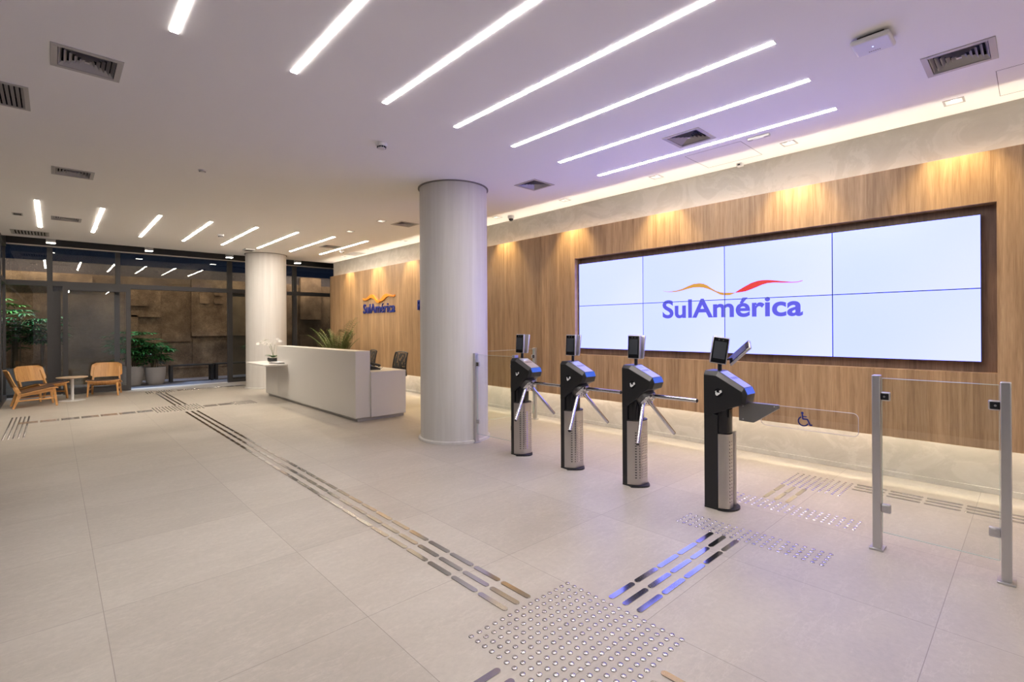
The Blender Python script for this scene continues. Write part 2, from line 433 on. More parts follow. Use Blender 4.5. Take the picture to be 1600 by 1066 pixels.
# boxes hanging in the dark slot before the facade
for x, l in ((-0.03, 'leftmost'), (1.62, 'second from the left'), (3.27, 'third from the left'), (4.95, 'rightmost')):
    t = thing('slot_light', 'small white box lamp in the dark slot above the facade, ' + l, 'ceiling light', (x, 13.98, 3.25), 0, 'box lamps above the facade')
    part('housing', MB().box(-0.075, 0.075, -0.07, 0.07, 0.008, 0.33), M_plastic, t)
    part('lamp', MB().box(-0.066, 0.066, -0.06, 0.06, 0.0, 0.0085), emit('slot_lamp_lens', (1.0, 0.92, 0.78), 30.0) if x < 0 else bpy.data.materials['slot_lamp_lens'], t)

# ------------------------------------------------------------ small ceiling fixtures
def smoke(x, y, label):
    t = thing('smoke_detector', label, 'smoke detector', (x, y, CZ), 0, 'smoke detectors on the ceiling')
    part('base', MB().lathe([(0.055, 0.0), (0.055, -0.012), (0.05, -0.034)], seg=24), M_plastic, t, smooth=True)
    c_ = MB()
    for i in range(10):
        a = 2*PI*i/10; c_.box(-0.006, 0.006, -0.004, 0.004, -0.05, -0.034, rot=Matrix.Rotation(a, 3, 'Z')).bm
        for v in c_.bm.verts[-8:]: v.co += Vector((0.038*math.cos(a), 0.038*math.sin(a), 0))
    part('vent_ring', c_, M_black, t)
    part('cap', MB().lathe([(0.040, -0.046), (0.034, -0.056), (0.004, -0.058)], seg=24), M_plastic, t, smooth=True)
    return t
smoke(2.385, 4.43, 'round smoke detector alone in the middle of the ceiling')
smoke(2.38, 10.80, 'round smoke detector between the fourth and fifth far light lines')
sm3 = smoke(1.262, 6.56, 'small round detector in the ceiling left of centre, nearer than the far lines')
sm3.scale = (0.75, 0.75, 0.45)
smoke(5.0, 11.22, 'tiny round detector by the rightmost far light line')
t = thing('wireless_access_point', 'white rounded box with tiny blue light on the upper right ceiling', 'access point', (3.83, 0.71, CZ), R(90))
part('mount', MB().box(-0.07, 0.07, -0.07, 0.07, -0.018, 0.0), M_black, t)
part('case', MB().box(-0.105, 0.105, -0.105, 0.105, -0.052, -0.018), M_plastic, t, bevel=0.022, seg=4)
part('status_light', MB().lathe([(0.004, -0.0525), (0.004, -0.0535)], seg=10), emit('status_led', (0.3, 0.4, 1.0), 5), t)
lg = MB()
for i in range(6): lg.box(-0.03+i*0.011, -0.023+i*0.011, -0.066, -0.058, -0.0533, -0.052)
part('lettering', lg, M_seam, t)
t = thing('dome_camera', 'small white dome security camera on the ceiling right of the near column', 'security camera', (5.505, 5.90, CZ), 0)
part('base', MB().lathe([(0.055, 0.0), (0.055, -0.03), (0.045, -0.05)], seg=24), M_plastic, t, smooth=True)
part('dome', MB().lathe([(0.038, -0.05), (0.036, -0.066), (0.026, -0.080), (0.01, -0.087), (0.001, -0.088)], seg=24), M_blackgloss, t, smooth=True)
t = thing('emergency_light', 'thin grey emergency light bar on the ceiling by the last long light line', 'emergency light', (4.985, 1.83, CZ), 0)
part('body', MB().box(-0.022, 0.022, -0.10, 0.10, -0.022, 0.0), M_vent, t, bevel=0.004)
part('lens', MB().box(-0.014, 0.014, -0.05, 0.05, -0.026, -0.022), M_plastic, t)
t = thing('ceiling_sensor', 'tiny white box sensor at the ceiling edge above the video wall', 'sensor', (5.66, 2.28, CZ), 0)
part('case', MB().box(-0.03, 0.03, -0.03, 0.03, -0.035, 0.0), M_plastic, t, bevel=0.004)
part('lens', MB().box(-0.032, -0.029, -0.014, 0.014, -0.028, -0.012), M_black, t)
t = thing('sprinkler_plate', 'small vent plate on the ceiling at far left', 'vent plate', (-0.405, 10.95, CZ), 0)
part('plate', MB().box(-0.06, 0.06, -0.11, 0.11, -0.006, 0.0), M_vent, t)
sl = MB()
for i in range(4): sl.box(-0.045, 0.045, -0.08+i*0.045, -0.06+i*0.045, -0.009, -0.006)
part('slots', sl, M_dark, t)
t = thing('ceiling_grille', 'little square grille hugging the far column top', 'air vent', (3.30, 12.40, CZ), 0)
part('frame', MB().box(-0.10, 0.10, -0.14, 0.14, -0.03, 0.0), M_plastic, t, bevel=0.004)
sl = MB()
for i in range(4): sl.box(-0.08, 0.08, -0.11+i*0.06, -0.08+i*0.06, -0.033, -0.03)
part('slats', sl, M_dark, t)
for x0, x1, y0, y1, l in ((4.985, 5.545, 2.0, 2.59, 'square access hatch seam in the ceiling above the video wall'), (4.985, 5.555, -0.4, 0.198, 'access hatch seam in the ceiling at the right picture edge')):
    h = MB(); e = 0.0035
    h.box(x0, x1, y1-e, y1, CZ-0.0012, CZ-0.0002); h.box(x0, x1, y0, y0+e, CZ-0.0012, CZ-0.0002); h.box(x0, x0+e, y0, y1, CZ-0.0012, CZ-0.0002); h.box(x1-e, x1, y0, y1, CZ-0.0012, CZ-0.0002)
    for v in h.bm.verts: v.co -= Vector(((x0+x1)/2, (y0+y1)/2, CZ))
    solo('ceiling_hatch', h, M_seam, l, 'access hatch', ((x0+x1)/2, (y0+y1)/2, CZ))

# ------------------------------------------------------------ wood wall panel with the video wall recess
PY0, PY1, PZ0, PZ1 = YB+0.02, 13.36, 0.425, 2.872
RY0, RY1, RZ0, RZ1 = 0.222, 4.635, 1.047, 2.449   # recess opening
RXB = 5.735
pw = thing('wood_wall_panel', 'long oak veneered wall cladding holding the video wall, lit along both edges', 'wall cladding', (XP, 2.4, 0))
def loc_(mb):
    for v in mb.bm.verts: v.co -= Vector((XP, 2.4, 0))
    return mb
p = MB()
p.box(XP, XP+0.02, PY0, RY0, PZ0, PZ1); p.box(XP, XP+0.02, RY1, PY1, PZ0, PZ1)
p.box(XP, XP+0.02, RY0, RY1, RZ1, PZ1); p.box(XP, XP+0.02, RY0, RY1, PZ0, RZ0)
p.box(XP, XP+0.138, PY1-0.02, PY1+0.0, PZ0, PZ1)
part('facing', loc_(p), M_wood, pw)
p = MB()
p.box(XP+0.02, RXB, RY0-0.01, RY0, RZ0-0.01, RZ1+0.01); p.box(XP+0.02, RXB, RY1, RY1+0.01, RZ0-0.01, RZ1+0.01)
p.box(XP+0.02, RXB, RY0, RY1, RZ1, RZ1+0.01); p.box(XP+0.02, RXB, RY0, RY1, RZ0-0.01, RZ0)
part('recess_lining', loc_(p), M_wood, pw)
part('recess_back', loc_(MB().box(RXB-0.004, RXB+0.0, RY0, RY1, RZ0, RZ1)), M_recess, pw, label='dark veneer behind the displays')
p = MB(); p.box(XP+0.02, XW, PY0, PY1-0.02, 2.66, 2.68); p.box(XP+0.02, XW, PY0, PY1-0.02, 0.63, 0.65)
part('backing', loc_(p), M_dark, pw)
part('light_tape', loc_(MB().box(XW-0.030, XW-0.012, PY0+0.05, PY1-0.05, 2.742, 2.752)), M_cove, pw)
M_cove2 = emit('warm_led_tape_low', (1.0, 0.88, 0.72), COVE_E*0.75)
part('light_tape', loc_(MB().box(XP+0.05, XP+0.074, PY0+0.05, PY1-0.05, 0.585, 0.595)), M_cove2, pw)

# video wall: eight displays
SX = 5.665
sc_f = SX/5.6
SY1, SY0 = 4.556*sc_f, 0.314*sc_f
SZ1, SZ0 = 1.45+(2.360-1.45)*sc_f, 1.45+(1.138-1.45)*sc_f
M_screen = mat('display_image', (0.0, 0.0, 0.0), 0.25)
nn_ = noise(M_screen, 0.35, 2, (1, 1, 1), 0.4)
rr_ = ramp(M_screen, nn_.outputs[0], [(0.35, (0.185, 0.215, 1.0)), (0.65, (0.225, 0.240, 1.0))])
L(M_screen, rr_.outputs[0], BS(M_screen).inputs['Emission Color']); BS(M_screen).inputs['Emission Strength'].default_value = SCREEN_E
M_bezel = mat('display_bezel', (0.02, 0.05, 0.06), 0.4)

def text_mesh(s, depth=0.0, offset=0.0, spacing=1.0, res=6):
    cu = bpy.data.curves.new('txt', 'FONT'); cu.body = s; cu.size = 1; cu.extrude = depth; cu.offset = offset
    cu.space_character = spacing; cu.resolution_u = res
    o = bpy.data.objects.new('txt', cu); col.objects.link(o)
    dg = bpy.context.evaluated_depsgraph_get(); dg.update()
    me = bpy.data.meshes.new_from_object(o.evaluated_get(dg))
    bpy.data.objects.remove(o); bpy.data.curves.remove(cu)
    return me
def fit_text(s, w_, cap, depth, offset=0.02, spacing=1.0, capchar=None):
    """mesh in text plane, x 0..w_, baseline 0, capital height cap; z thickness depth"""
    me = text_mesh(s, 0.5, offset, spacing)
    xs_ = [v.co.x for v in me.vertices]
    cm = text_mesh('E', 0.5, offset); ch = [v.co.y for v in cm.vertices]; h0, h1 = min(ch), max(ch); bpy.data.meshes.remove(cm)
    x0, x1 = min(xs_), max(xs_)
    for v in me.vertices:
        v.co.x = (v.co.x-x0)/(x1-x0)*w_; v.co.y = (v.co.y-h0)/(h1-h0)*cap; v.co.z = v.co.z*depth
    return me
def to_wall(bm, x, yleft, z0):
    for v in bm.verts:
        tx, ty, tz = v.co; v.co = Vector((x - tz, yleft - tx, z0 + ty))
    return bm
WAVE_O = ([(0.004, 0.098), (0.038, 0.082), (0.07, 0.077), (0.119, 0.076), (0.167, 0.088), (0.214, 0.105), (0.26, 0.116), (0.306, 0.114), (0.335, 0.107), (0.365, 0.092), (0.393, 0.074), (0.43, 0.043), (0.465, 0.011), (0.5, 0.002), (0.534, 0.002), (0.568, 0.022)],
          [(0.004, 0.101), (0.038, 0.088), (0.071, 0.087), (0.12, 0.092), (0.167, 0.109), (0.214, 0.137), (0.26, 0.161), (0.306, 0.163), (0.335, 0.155), (0.365, 0.133), (0.394, 0.098), (0.43, 0.061), (0.465, 0.04), (0.5, 0.033), (0.534, 0.031), (0.568, 0.028)])
WAVE_R = ([(0.571, 0.026), (0.601, 0.028), (0.64, 0.035), (0.68, 0.055), (0.718, 0.077), (0.749, 0.097), (0.786, 0.111), (0.829, 0.113), (0.876, 0.106), (0.934, 0.1), (0.969, 0.099), (0.999, 0.111)],
          [(0.571, 0.031), (0.602, 0.061), (0.641, 0.095), (0.68, 0.125), (0.718, 0.142), (0.749, 0.147), (0.787, 0.145), (0.829, 0.136), (0.876, 0.122), (0.934, 0.108), (0.969, 0.106), (0.999, 0.117)])
def wave_bm(bm, lo, hi, w_, h_, y0, depth, fat=0.0):
    f = lambda p, s_, t_: bm.verts.new((p[0]*w_, y0 + (p[1]+s_*fat)*h_, t_))
    A = [f(p, -1, -depth/2) for p in lo]; B = [f(p, 1, -depth/2) for p in hi]
    C_ = [f(p, -1, depth/2) for p in lo]; D = [f(p, 1, depth/2) for p in hi]
    for i in range(len(lo)-1):
        bm.faces.new([A[i], A[i+1], B[i+1], B[i]]); bm.faces.new([C_[i], D[i], D[i+1], C_[i+1]])
        bm.faces.new([A[i], C_[i], C_[i+1], A[i+1]]); bm.faces.new([B[i], B[i+1], D[i+1], D[i]])
    bm.faces.new([A[0], B[0], D[0], C_[0]]); bm.faces.new([A[-1], C_[-1], D[-1], B[-1]])
LW = (3.214-1.633)*sc_f; LY = 3.216*sc_f; LZ = 1.45+(1.549-1.45)*sc_f; LCAP = 0.222*sc_f
def logo_meshes():
    b1 = bmesh.new(); b1.from_mesh(fit_text('SulAmérica', LW, LCAP, 0.0006, 0.026, 1.02)); to_wall(b1, SX-0.0022, LY, LZ)
    b2 = bmesh.new(); wave_bm(b2, *WAVE_O, LW, 1.0, 1.80-LZ, 0.0006); to_wall(b2, SX-0.0022, LY, LZ)
    b3 = bmesh.new(); wave_bm(b3, *WAVE_R, LW, 1.0, 1.80-LZ, 0.0006); to_wall(b3, SX-0.0022, LY, LZ)
    return b1, b2, b3
lmats = [emit('screen_violet', (0.12, 0.115, 0.80), 1.0), emit('screen_amber', (0.72, 0.36, 0.06), 1.0), emit('screen_red', (0.82, 0.05, 0.045), 1.0)]
src = logo_meshes()
dw, dh = (SY1-SY0)/4, (SZ1-SZ0)/2
posn = ['left end', 'second from left', 'third from left', 'right end']
for r_i in range(2):
    for c_i in range(4):
        y1 = SY1 - c_i*dw; y0 = y1 - dw; z1 = SZ1 - r_i*dh; z0 = z1 - dh
        t = thing('display_panel', 'bright pale blue display of the video wall, %s row, %s' % (('upper', 'lower')[r_i], posn[c_i]), 'screen', (SX, (y0+y1)/2, z0), 0, 'displays of the video wall')
        off = Vector((SX, (y0+y1)/2, z0))
        def sh(mb):
            for v in mb.bm.verts: v.co -= off
            return mb
        part('case', sh(MB().box(SX+0.0005, SX+0.05, y0+0.001, y1-0.001, z0+0.001, z1-0.001)), M_bezel, t)
        part('screen', sh(MB().box(SX-0.0012, SX+0.001, y0+0.0045, y1-0.0045, z0+0.004, z1-0.004)), M_screen, t)
        part('bracket', sh(MB().box(SX+0.05, RXB-0.004, (y0+y1)/2-0.15, (y0+y1)/2+0.15, z0+0.1, z1-0.1)), M_black, t)
        for nm, b0, mt in zip(('logo_lettering', 'logo_amber_wave', 'logo_red_wave'), src, lmats):
            b = b0.copy()
            for co, no in (((0, y0+0.005, 0), (0, -1, 0)), ((0, y1-0.005, 0), (0, 1, 0)), ((0, 0, z0+0.0045), (0, 0, -1)), ((0, 0, z1-0.0045), (0, 0, 1))):
                bmesh.ops.bisect_plane(b, geom=b.verts[:]+b.edges[:]+b.faces[:], plane_co=co, plane_no=no, clear_outer=True)
            if len(b.faces) < 3: b.free(); continue
            for v in b.verts: v.co -= off
            m_ = bpy.data.meshes.new(nm); b.to_mesh(m_); b.free()
            part(nm, m_, mt, t)

# 3D sign on the wood wall
M_signblue = mat('sign_blue', (0.012, 0.025, 0.20), 0.3); M_signorange = mat('sign_orange', (0.85, 0.28, 0.025), 0.3)
t = thing('wall_sign', 'raised dark blue company name under an orange wave on the wood wall behind the desk', 'sign', (XP, 10.57, 1.80))
off = Vector((XP, 10.57, 1.80))
b = bmesh.new(); b.from_mesh(fit_text('SulAmérica', 1.53, 0.225, 0.02, 0.014, 1.0)); to_wall(b, XP-0.011, 11.345, 1.805)
for v in b.verts: v.co -= off
m_ = bpy.data.meshes.new('lettering'); b.to_mesh(m_); b.free(); part('lettering', m_, M_signblue, t)
b = bmesh.new(); wave_bm(b, *WAVE_O, 1.54, 1.15, 0.245, 0.03, 0.012); wave_bm(b, *WAVE_R, 1.54, 1.15, 0.245, 0.03, 0.010); to_wall(b, XP-0.016, 11.35, 1.805)
for v in b.verts: v.co -= off
m_ = bpy.data.meshes.new('wave'); b.to_mesh(m_); b.free(); part('wave', m_, M_signorange, t)
b = bmesh.new(); b.from_mesh(fit_text('R', 0.17, 0.205, 0.03, 0.03, 1.0)); to_wall(b, XP-0.016, 8.86, 1.82)
for v in b.verts: v.co -= Vector((XP, 8.78, 1.82))
m_ = bpy.data.meshes.new('wall_letter'); b.to_mesh(m_); b.free()
solo('wall_letter', m_, M_signblue, 'raised dark blue capital letter half hidden behind the near column', 'sign', (XP, 8.78, 1.82))

# ------------------------------------------------------------ columns
def column(x, y, r_, label):
    t = thing('column', label, 'column', (x, y, 0), 0, 'round columns')
    part('shaft', MB().lathe([(r_, 0.0), (r_, CZ-0.012)], seg=96), M_column, t, smooth=True)
    part('base_ring', MB().lathe([(r_+0.026, 0.0), (r_+0.026, 0.026), (r_+0.018, 0.034), (r_+0.001, 0.036)], seg=96), M_column, t, smooth=True)
    part('top_joint', MB().lathe([(r_+0.02, CZ-0.012), (r_+0.02, CZ)], seg=96), M_seam, t, smooth=True)
column(3.89, 5.29, 0.443, 'thick round off-white column in the middle, in front of the wood wall')
column(3.87, 13.08, 0.455, 'round off-white column at the far end beside the glass facade')

# ------------------------------------------------------------ reception desk
t = thing('reception_desk', 'long white reception counter with a tall front and a lower work surface', 'desk', (3.38, 7.14, 0))
part('plinth', MB().box(0.05, 0.86, 0.04, 4.30, 0.0, 0.055), M_deskbase, t)
part('tall_front', MB().box(0.0, 0.245, 0.0, 3.60, 0.055, 1.092), M_desk, t, bevel=0.003)
part('low_body', MB().box(0.2455, 0.86, -0.03, 0.03, 0.055, 0.735), M_desk, t, bevel=0.002)
part('low_body', MB().box(0.0, 0.86, 3.6005, 4.34, 0.055, 0.715), M_desk, t, bevel=0.002)
part('worktop', MB().box(0.2455, 0.862, -0.032, 3.5995, 0.7355, 0.76), M_desk, t, bevel=0.002)
sh_ = MB(); sh_.prism([(-0.41, 2.98), (-0.0005, 2.98), (-0.0005, 3.602), (0.87, 3.602), (0.87, 4.62), (-0.41, 4.28)], 'z', 0.716, 0.746)
part('side_shelf', sh_, M_desk, t, bevel=0.002)

# orchid on the shelf
t = thing('orchid', 'white orchid with drooping flowers on the desk side shelf', 'potted plant', (3.40, 11.05, 0.746))
part('pot', MB().lathe([(0.085, 0.0), (0.11, 0.02), (0.115, 0.085), (0.105, 0.085), (0.10, 0.06)], seg=28), M_blackgloss, t, smooth=True)
M_moss = mat('pale_moss', (0.55, 0.53, 0.45), 0.9); part('moss', MB().lathe([(0.10, 0.075), (0.06, 0.092), (0.002, 0.096)], seg=20), M_moss, t)
def leafmat(name, a, b, rough=0.35):
    m = mat(name, a, rough); n_ = noise(m, 6, 3); r_ = ramp(m, n_.outputs[0], [(0.35, a), (0.65, b)])
    L(m, r_.outputs[0], BS(m).inputs['Base Color']); return m
M_leaf = leafmat('orchid_leaf', (0.03, 0.09, 0.02), (0.07, 0.17, 0.04))
def leaf_strip(mb, base, d, length, wid, droop, nseg=6, fold=0.25, up=Vector((0, 0, 1))):
    """one leaf blade: base point, start direction, length, width, droop"""
    d = Vector(d).normalized(); base = Vector(base); p = base.copy(); prev = None
    side = d.cross(up)
    side = side.normalized() if side.length > 1e-3 else Vector((1, 0, 0))
    for i in range(nseg+1):
        t_ = i/nseg
        wd = wid*max(0.04, math.sin(PI*min(1.0, 0.12+0.88*t_))**0.7) if t_ < 1 else wid*0.03
        nrm = side.cross(d).normalized()
        cur = [mb.bm.verts.new(p - side*wd/2 + nrm*wd*fold/2), mb.bm.verts.new(p - nrm*wd*fold*0.2), mb.bm.verts.new(p + side*wd/2 + nrm*wd*fold/2)]
        if prev:
            mb.bm.faces.new([prev[0], prev[1], cur[1], cur[0]]); mb.bm.faces.new([prev[1], prev[2], cur[2], cur[1]])
        prev = cur
        p = p + d*length/nseg
        d = (d + Vector((0, 0, -droop/nseg))).normalized()
lf = MB()
for i in range(7):
    a = 2*PI*i/7 + 0.3
    leaf_strip(lf, (0.02*math.cos(a), 0.02*math.sin(a), 0.09), (math.cos(a), math.sin(a), 0.75), random.uniform(0.16, 0.24), 0.045, 1.1)
part('leaves', lf, M_leaf, t, smooth=True)
M_petal = mat('white_petal', (0.86, 0.83, 0.78), 0.55); M_stem = mat('green_stem', (0.10, 0.16, 0.05), 0.5)
stm = MB(); fl = MB()
for (dx, dy, hh) in ((-0.26, 0.12, 0.36), (-0.12, 0.25, 0.40), (0.05, -0.30, 0.42), (-0.20, -0.14, 0.37)):
    pts = []
    for i in range(9):
        q = i/8; pts.append(Vector((dx*q**1.5, dy*q**1.5, 0.08 + hh*math.sin(q*2.0)/math.sin(PI/2)*0.95)))
    stm.tube(pts, 0.003, 5)
    for i in range(4, 9):
        for rep in range(2):
            cpt = pts[i] + Vector((random.uniform(-.03, .03), random.uniform(-.03, .03), random.uniform(-.025, .01)))
            nv = Vector((-0.8+random.uniform(-.4, .4), -0.6+random.uniform(-.4, .4), random.uniform(-.2, .3))).normalized()
            a1 = nv.orthogonal().normalized(); a2 = nv.cross(a1)
            for k in range(5):
                an = 2*PI*k/5; d_ = (a1*math.cos(an)+a2*math.sin(an)); sd = nv.cross(d_)
                L_ = 0.032; v = [fl.bm.verts.new(cpt+q) for q in (Vector((0, 0, 0)), d_*L_*0.55+sd*0.016+nv*0.006, d_*L_+nv*0.002, d_*L_*0.55-sd*0.016+nv*0.006)]
                fl.bm.faces.new(v)
part('stem', stm, M_stem, t); part('flowers', fl, M_petal, t)
t = thing('paper_tray', 'flat pale stack of papers beside the orchid on the side shelf', 'papers', (3.33, 10.46, 0.746), R(8))
part('sheets', MB().box(-0.10, 0.10, -0.16, 0.16, 0.012, 0.03), M_white, t, bevel=0.002)
part('tray', MB().box(-0.12, 0.12, -0.18, 0.18, 0.0, 0.012), M_grey, t, bevel=0.002)

# desk phone
t = thing('desk_phone', 'black desk phone with handset on the low white worktop', 'telephone', (3.88, 7.52, 0.76), R(70))
part('body', MB().prism([(-0.10, 0), (0.10, 0), (0.10, 0.075), (-0.10, 0.02)], 'x', -0.09, 0.09), M_blackgloss, t, bevel=0.004)
part('handset', MB().tube([(-0.065, -0.09, 0.055), (-0.065, -0.07, 0.075), (-0.065, 0, 0.10), (-0.065, 0.07, 0.115), (-0.065, 0.10, 0.10)], [0.026, 0.022, 0.014, 0.022, 0.026], 10), M_black, t, smooth=True)
ky = MB()
for i in range(3):
    for j in range(4): ky.box(0.0+i*0.024, 0.016+i*0.024, -0.07+j*0.024, -0.056+j*0.024, 0.03+j*0.0066, 0.040+j*0.0066)
part('keys', ky, M_grey, t)
part('display', MB().box(-0.02, 0.075, 0.04, 0.085, 0.062, 0.078), mat('phone_display', (0.03, 0.09, 0.35), 0.2), t)
pts = [(0.09 + 0.012*math.cos(i*0.9), -0.02-0.006*i, 0.015+0.009*math.sin(i*0.9)) for i in range(24)]
part('cord', MB().tube(pts, 0.004, 5), M_black, t)

# ------------------------------------------------------------ office chairs
M_mesh = bpy.data.materials.new('chair_mesh'); M_mesh.use_nodes = True
_b = BS(M_mesh); _b.inputs['Base Color'].default_value = (0.012, 0.011, 0.011, 1); _b.inputs['Roughness'].default_value = 0.7
wv = N(M_mesh, 'ShaderNodeTexNoise'); tc_ = N(M_mesh, 'ShaderNodeTexCoord'); mp_ = N(M_mesh, 'ShaderNodeMapping'); mp_.inputs['Scale'].default_value = (1, 14, 9)
wv.inputs['Scale'].default_value = 1.6; wv.inputs['Detail'].default_value = 1
L(M_mesh, tc_.outputs['Object'], mp_.inputs[0]); L(M_mesh, mp_.outputs[0], wv.inputs['Vector'])
ra = ramp(M_mesh, wv.outputs[0], [(0.50, (1, 1, 1)), (0.58, (0.68, 0.68, 0.68))]); L(M_mesh, ra.outputs[0], _b.inputs['Alpha'])
def office_chair(loc, rz, label):
    """local +X is the back side, the sitter looks to -X"""
    t = thing('office_chair', label, 'chair', loc, rz, 'mesh-backed office chairs behind the desk')
    bs = MB()
    for i in range(5):
        a = 2*PI*i/5 + 0.2
        bs.bar((0, 0, 0.10), (0.29*math.cos(a), 0.29*math.sin(a), 0.075), 0.045, 0.035, w1=0.028, h1=0.022)
    bs.lathe([(0.04, 0.07), (0.04, 0.14), (0.02, 0.15)], seg=16)
    part('base', bs, M_black, t)
    for i in range(5):
        a = 2*PI*i/5 + 0.2; x, y = 0.29*math.cos(a), 0.29*math.sin(a)
        cs = MB(); dx, dy = -math.sin(a), math.cos(a)
        for s in (-1, 1):
            cs.cyl((x+s*dx*0.010, y+s*dy*0.010, 0.028), (x+s*dx*0.028, y+s*dy*0.028, 0.028), 0.028, seg=16)
        cs.cyl((x, y, 0.03), (x, y, 0.08), 0.008)
        part('caster', cs, M_black, t, smooth=True)
    part('gas_lift', MB().lathe([(0.028, 0.13), (0.028, 0.26), (0.018, 0.26), (0.018, 0.41)], seg=16), M_black, t, smooth=True)
    st = MB(); st.box(-0.24, 0.22, -0.235, 0.235, 0.43, 0.50)
    part('seat', st, mat('seat_fabric', (0.016, 0.016, 0.017), 0.85) if 'seat_fabric' not in bpy.data.materials else bpy.data.materials['seat_fabric'], t, bevel=0.03, seg=4)
    part('seat_mechanism', MB().box(-0.08, 0.18, -0.07, 0.07, 0.40, 0.43), M_black, t)
    arm = MB(); arm.tube([(0.10, 0, 0.42), (0.26, 0, 0.41), (0.305, 0, 0.46), (0.31, 0, 0.60), (0.30, 0, 0.72)], [0.02, 0.022, 0.024, 0.02, 0.016], 8)
    part('back_support', arm, M_black, t, smooth=True)
    def bx(z): return 0.27 + 0.05*((z-0.55)/0.45) - 0.03*math.sin((z-0.5)/0.5*PI)
    def hw(z):
        q = (z-0.55)/0.45; return 0.215 - 0.03*q
    fr = []
    zs = [0.55+0.42*i/10 for i in range(11)]
    for z in zs: fr.append(Vector((bx(z), hw(z), z)))
    for i in range(1, 6): 
        q = i/6; fr.append(Vector((bx(0.97)+0.0, hw(0.97)*math.cos(q*PI), 0.97+0.018*math.sin(q*PI))))
    for z in zs[::-1]: fr.append(Vector((bx(z), -hw(z), z)))
    for i in range(1, 4): fr.append(Vector((bx(0.55), -hw(0.55)+2*hw(0.55)*i/4, 0.54)))
    fr.append(fr[0].copy())
    part('back_frame', MB().tube(fr, 0.013, 8), M_black, t, smooth=True)
    ms = MB(); grid = []
    for z in zs:
        grid.append([ms.bm.verts.new((bx(z)-0.02*(1-(2*j/8-1)**2), -hw(z)+2*hw(z)*j/8, z)) for j in range(9)])
    for a, b_ in zip(grid, grid[1:]):
        for j in range(8): ms.bm.faces.new([a[j], a[j+1], b_[j+1], b_[j]])
    part('back_mesh', ms, M_mesh, t, smooth=True)
    part('lumbar', MB().box(bx(0.68)-0.004, bx(0.68)+0.02, -0.19, 0.19, 0.66, 0.70), M_black, t, bevel=0.008)
office_chair((4.57, 8.30, 0), R(6), 'black mesh-backed office chair behind the low end of the white desk')
office_chair((4.60, 9.55, 0), R(-8), 'black mesh-backed office chair mostly hidden behind the tall desk front')

# ------------------------------------------------------------ turnstiles
def head_mesh(P, Q, hx=0.103, tx=0.078):
    m = MB()
    n_ = len(P)
    rings_ = [[(-hx, p[0], p[1]) for p in P], [(-tx, q[0], q[1]) for q in Q], [(tx, q[0], q[1]) for q in Q], [(hx, p[0], p[1]) for p in P]]
    m.rings(rings_); return m
def hand_icon(t, x, y, z, s=-1):
    d = MB(); 
    d.cyl((x, y, z), (x+s*0.0015, y, z), 0.034, seg=28)
    part('reader_disc', d, M_blackgloss, t)
    h = MB(); xx = x+s*0.0018
    def pl(pts):
        h.prism([(y+a*1.5, z+b*1.5) for a, b in pts], 'x', xx, xx+s*0.0012)
    pl([(-0.012, -0.002), (-0.004, 0.010), (-0.016, 0.016), (-0.020, 0.005)])          # card
    pl([(0.014, -0.012), (0.006, -0.016), (-0.008, -0.006), (-0.010, 0.000), (-0.004, 0.002), (0.004, -0.004), (0.002, 0.000), (0.010, 0.004), (0.016, 0.0)])
    pl([(0.008, 0.006), (0.016, 0.003), (0.017, 0.007), (0.009, 0.010)])
    part('hand_icon', h, M_icon, t, label='white hand and card symbol')
def perforated(w_, bow, y_edge, z0, z1, cols, pz0, pz1, rows, hr=0.0032, m_edge=0.018, xc=0.0, cx0=None, cx1=None):
    """bowed sheet: x -w/2..w/2, convex to -Y, real round holes"""
    m = MB()
    def P(x, z): q = (x)/(w_/2); return (xc+x, y_edge - bow*(1-q**4), z)
    cx0 = -w_/2+m_edge if cx0 is None else cx0; cx1 = w_/2-m_edge if cx1 is None else cx1
    px_ = (cx1-cx0)/cols; pz_ = (pz1-pz0)/rows
    X = [-w_/2] + [cx0+i*px_ for i in range(cols+1)] + [w_/2]
    Z = [z0] + [pz0+i*pz_ for i in range(rows+1)] + [z1]
    for i in range(len(X)-1):
        for j in range(len(Z)-1):
            xa, xb, za, zb = X[i], X[i+1], Z[j], Z[j+1]
            if 1 <= i <= cols and 1 <= j <= rows:
                mx, mz = (xa+xb)/2, (za+zb)/2
                out = []; inn = []
                for k in range(8):
                    a = 2*PI*k/8+PI/8
                    inn.append(m.bm.verts.new(P(mx+hr*math.cos(a), mz+hr*math.sin(a))))
                cr = [(xb, mz+(zb-mz)*.5), (mx+(xb-mx)*.5, zb), (mx-(mx-xa)*.5, zb), (xa, mz+(zb-mz)*.5), (xa, mz-(mz-za)*.5), (mx-(mx-xa)*.5, za), (mx+(xb-mx)*.5, za), (xb, mz-(mz-za)*.5)]
                out = [m.bm.verts.new(P(*q)) for q in cr]
                for k in range(8): m.bm.faces.new([inn[k], out[k], out[(k+1) % 8], inn[(k+1) % 8]])
                for a_, b_, c_ in ((0, 1, (xb, zb)), (2, 3, (xa, zb)), (4, 5, (xa, za)), (6, 7, (xb, za))):
                    m.bm.faces.new([out[a_], m.bm.verts.new(P(*c_)), out[b_]])
            else:
                n_ = 4
                for q in range(n_):
                    x0_, x1_ = xa+(xb-xa)*q/n_, xa+(xb-xa)*(q+1)/n_
                    m.quad([P(x0_, za), P(x1_, za), P(x1_, zb), P(x0_, zb)])
    bmesh.ops.remove_doubles(m.bm, verts=m.bm.verts, dist=1e-5)
    return m
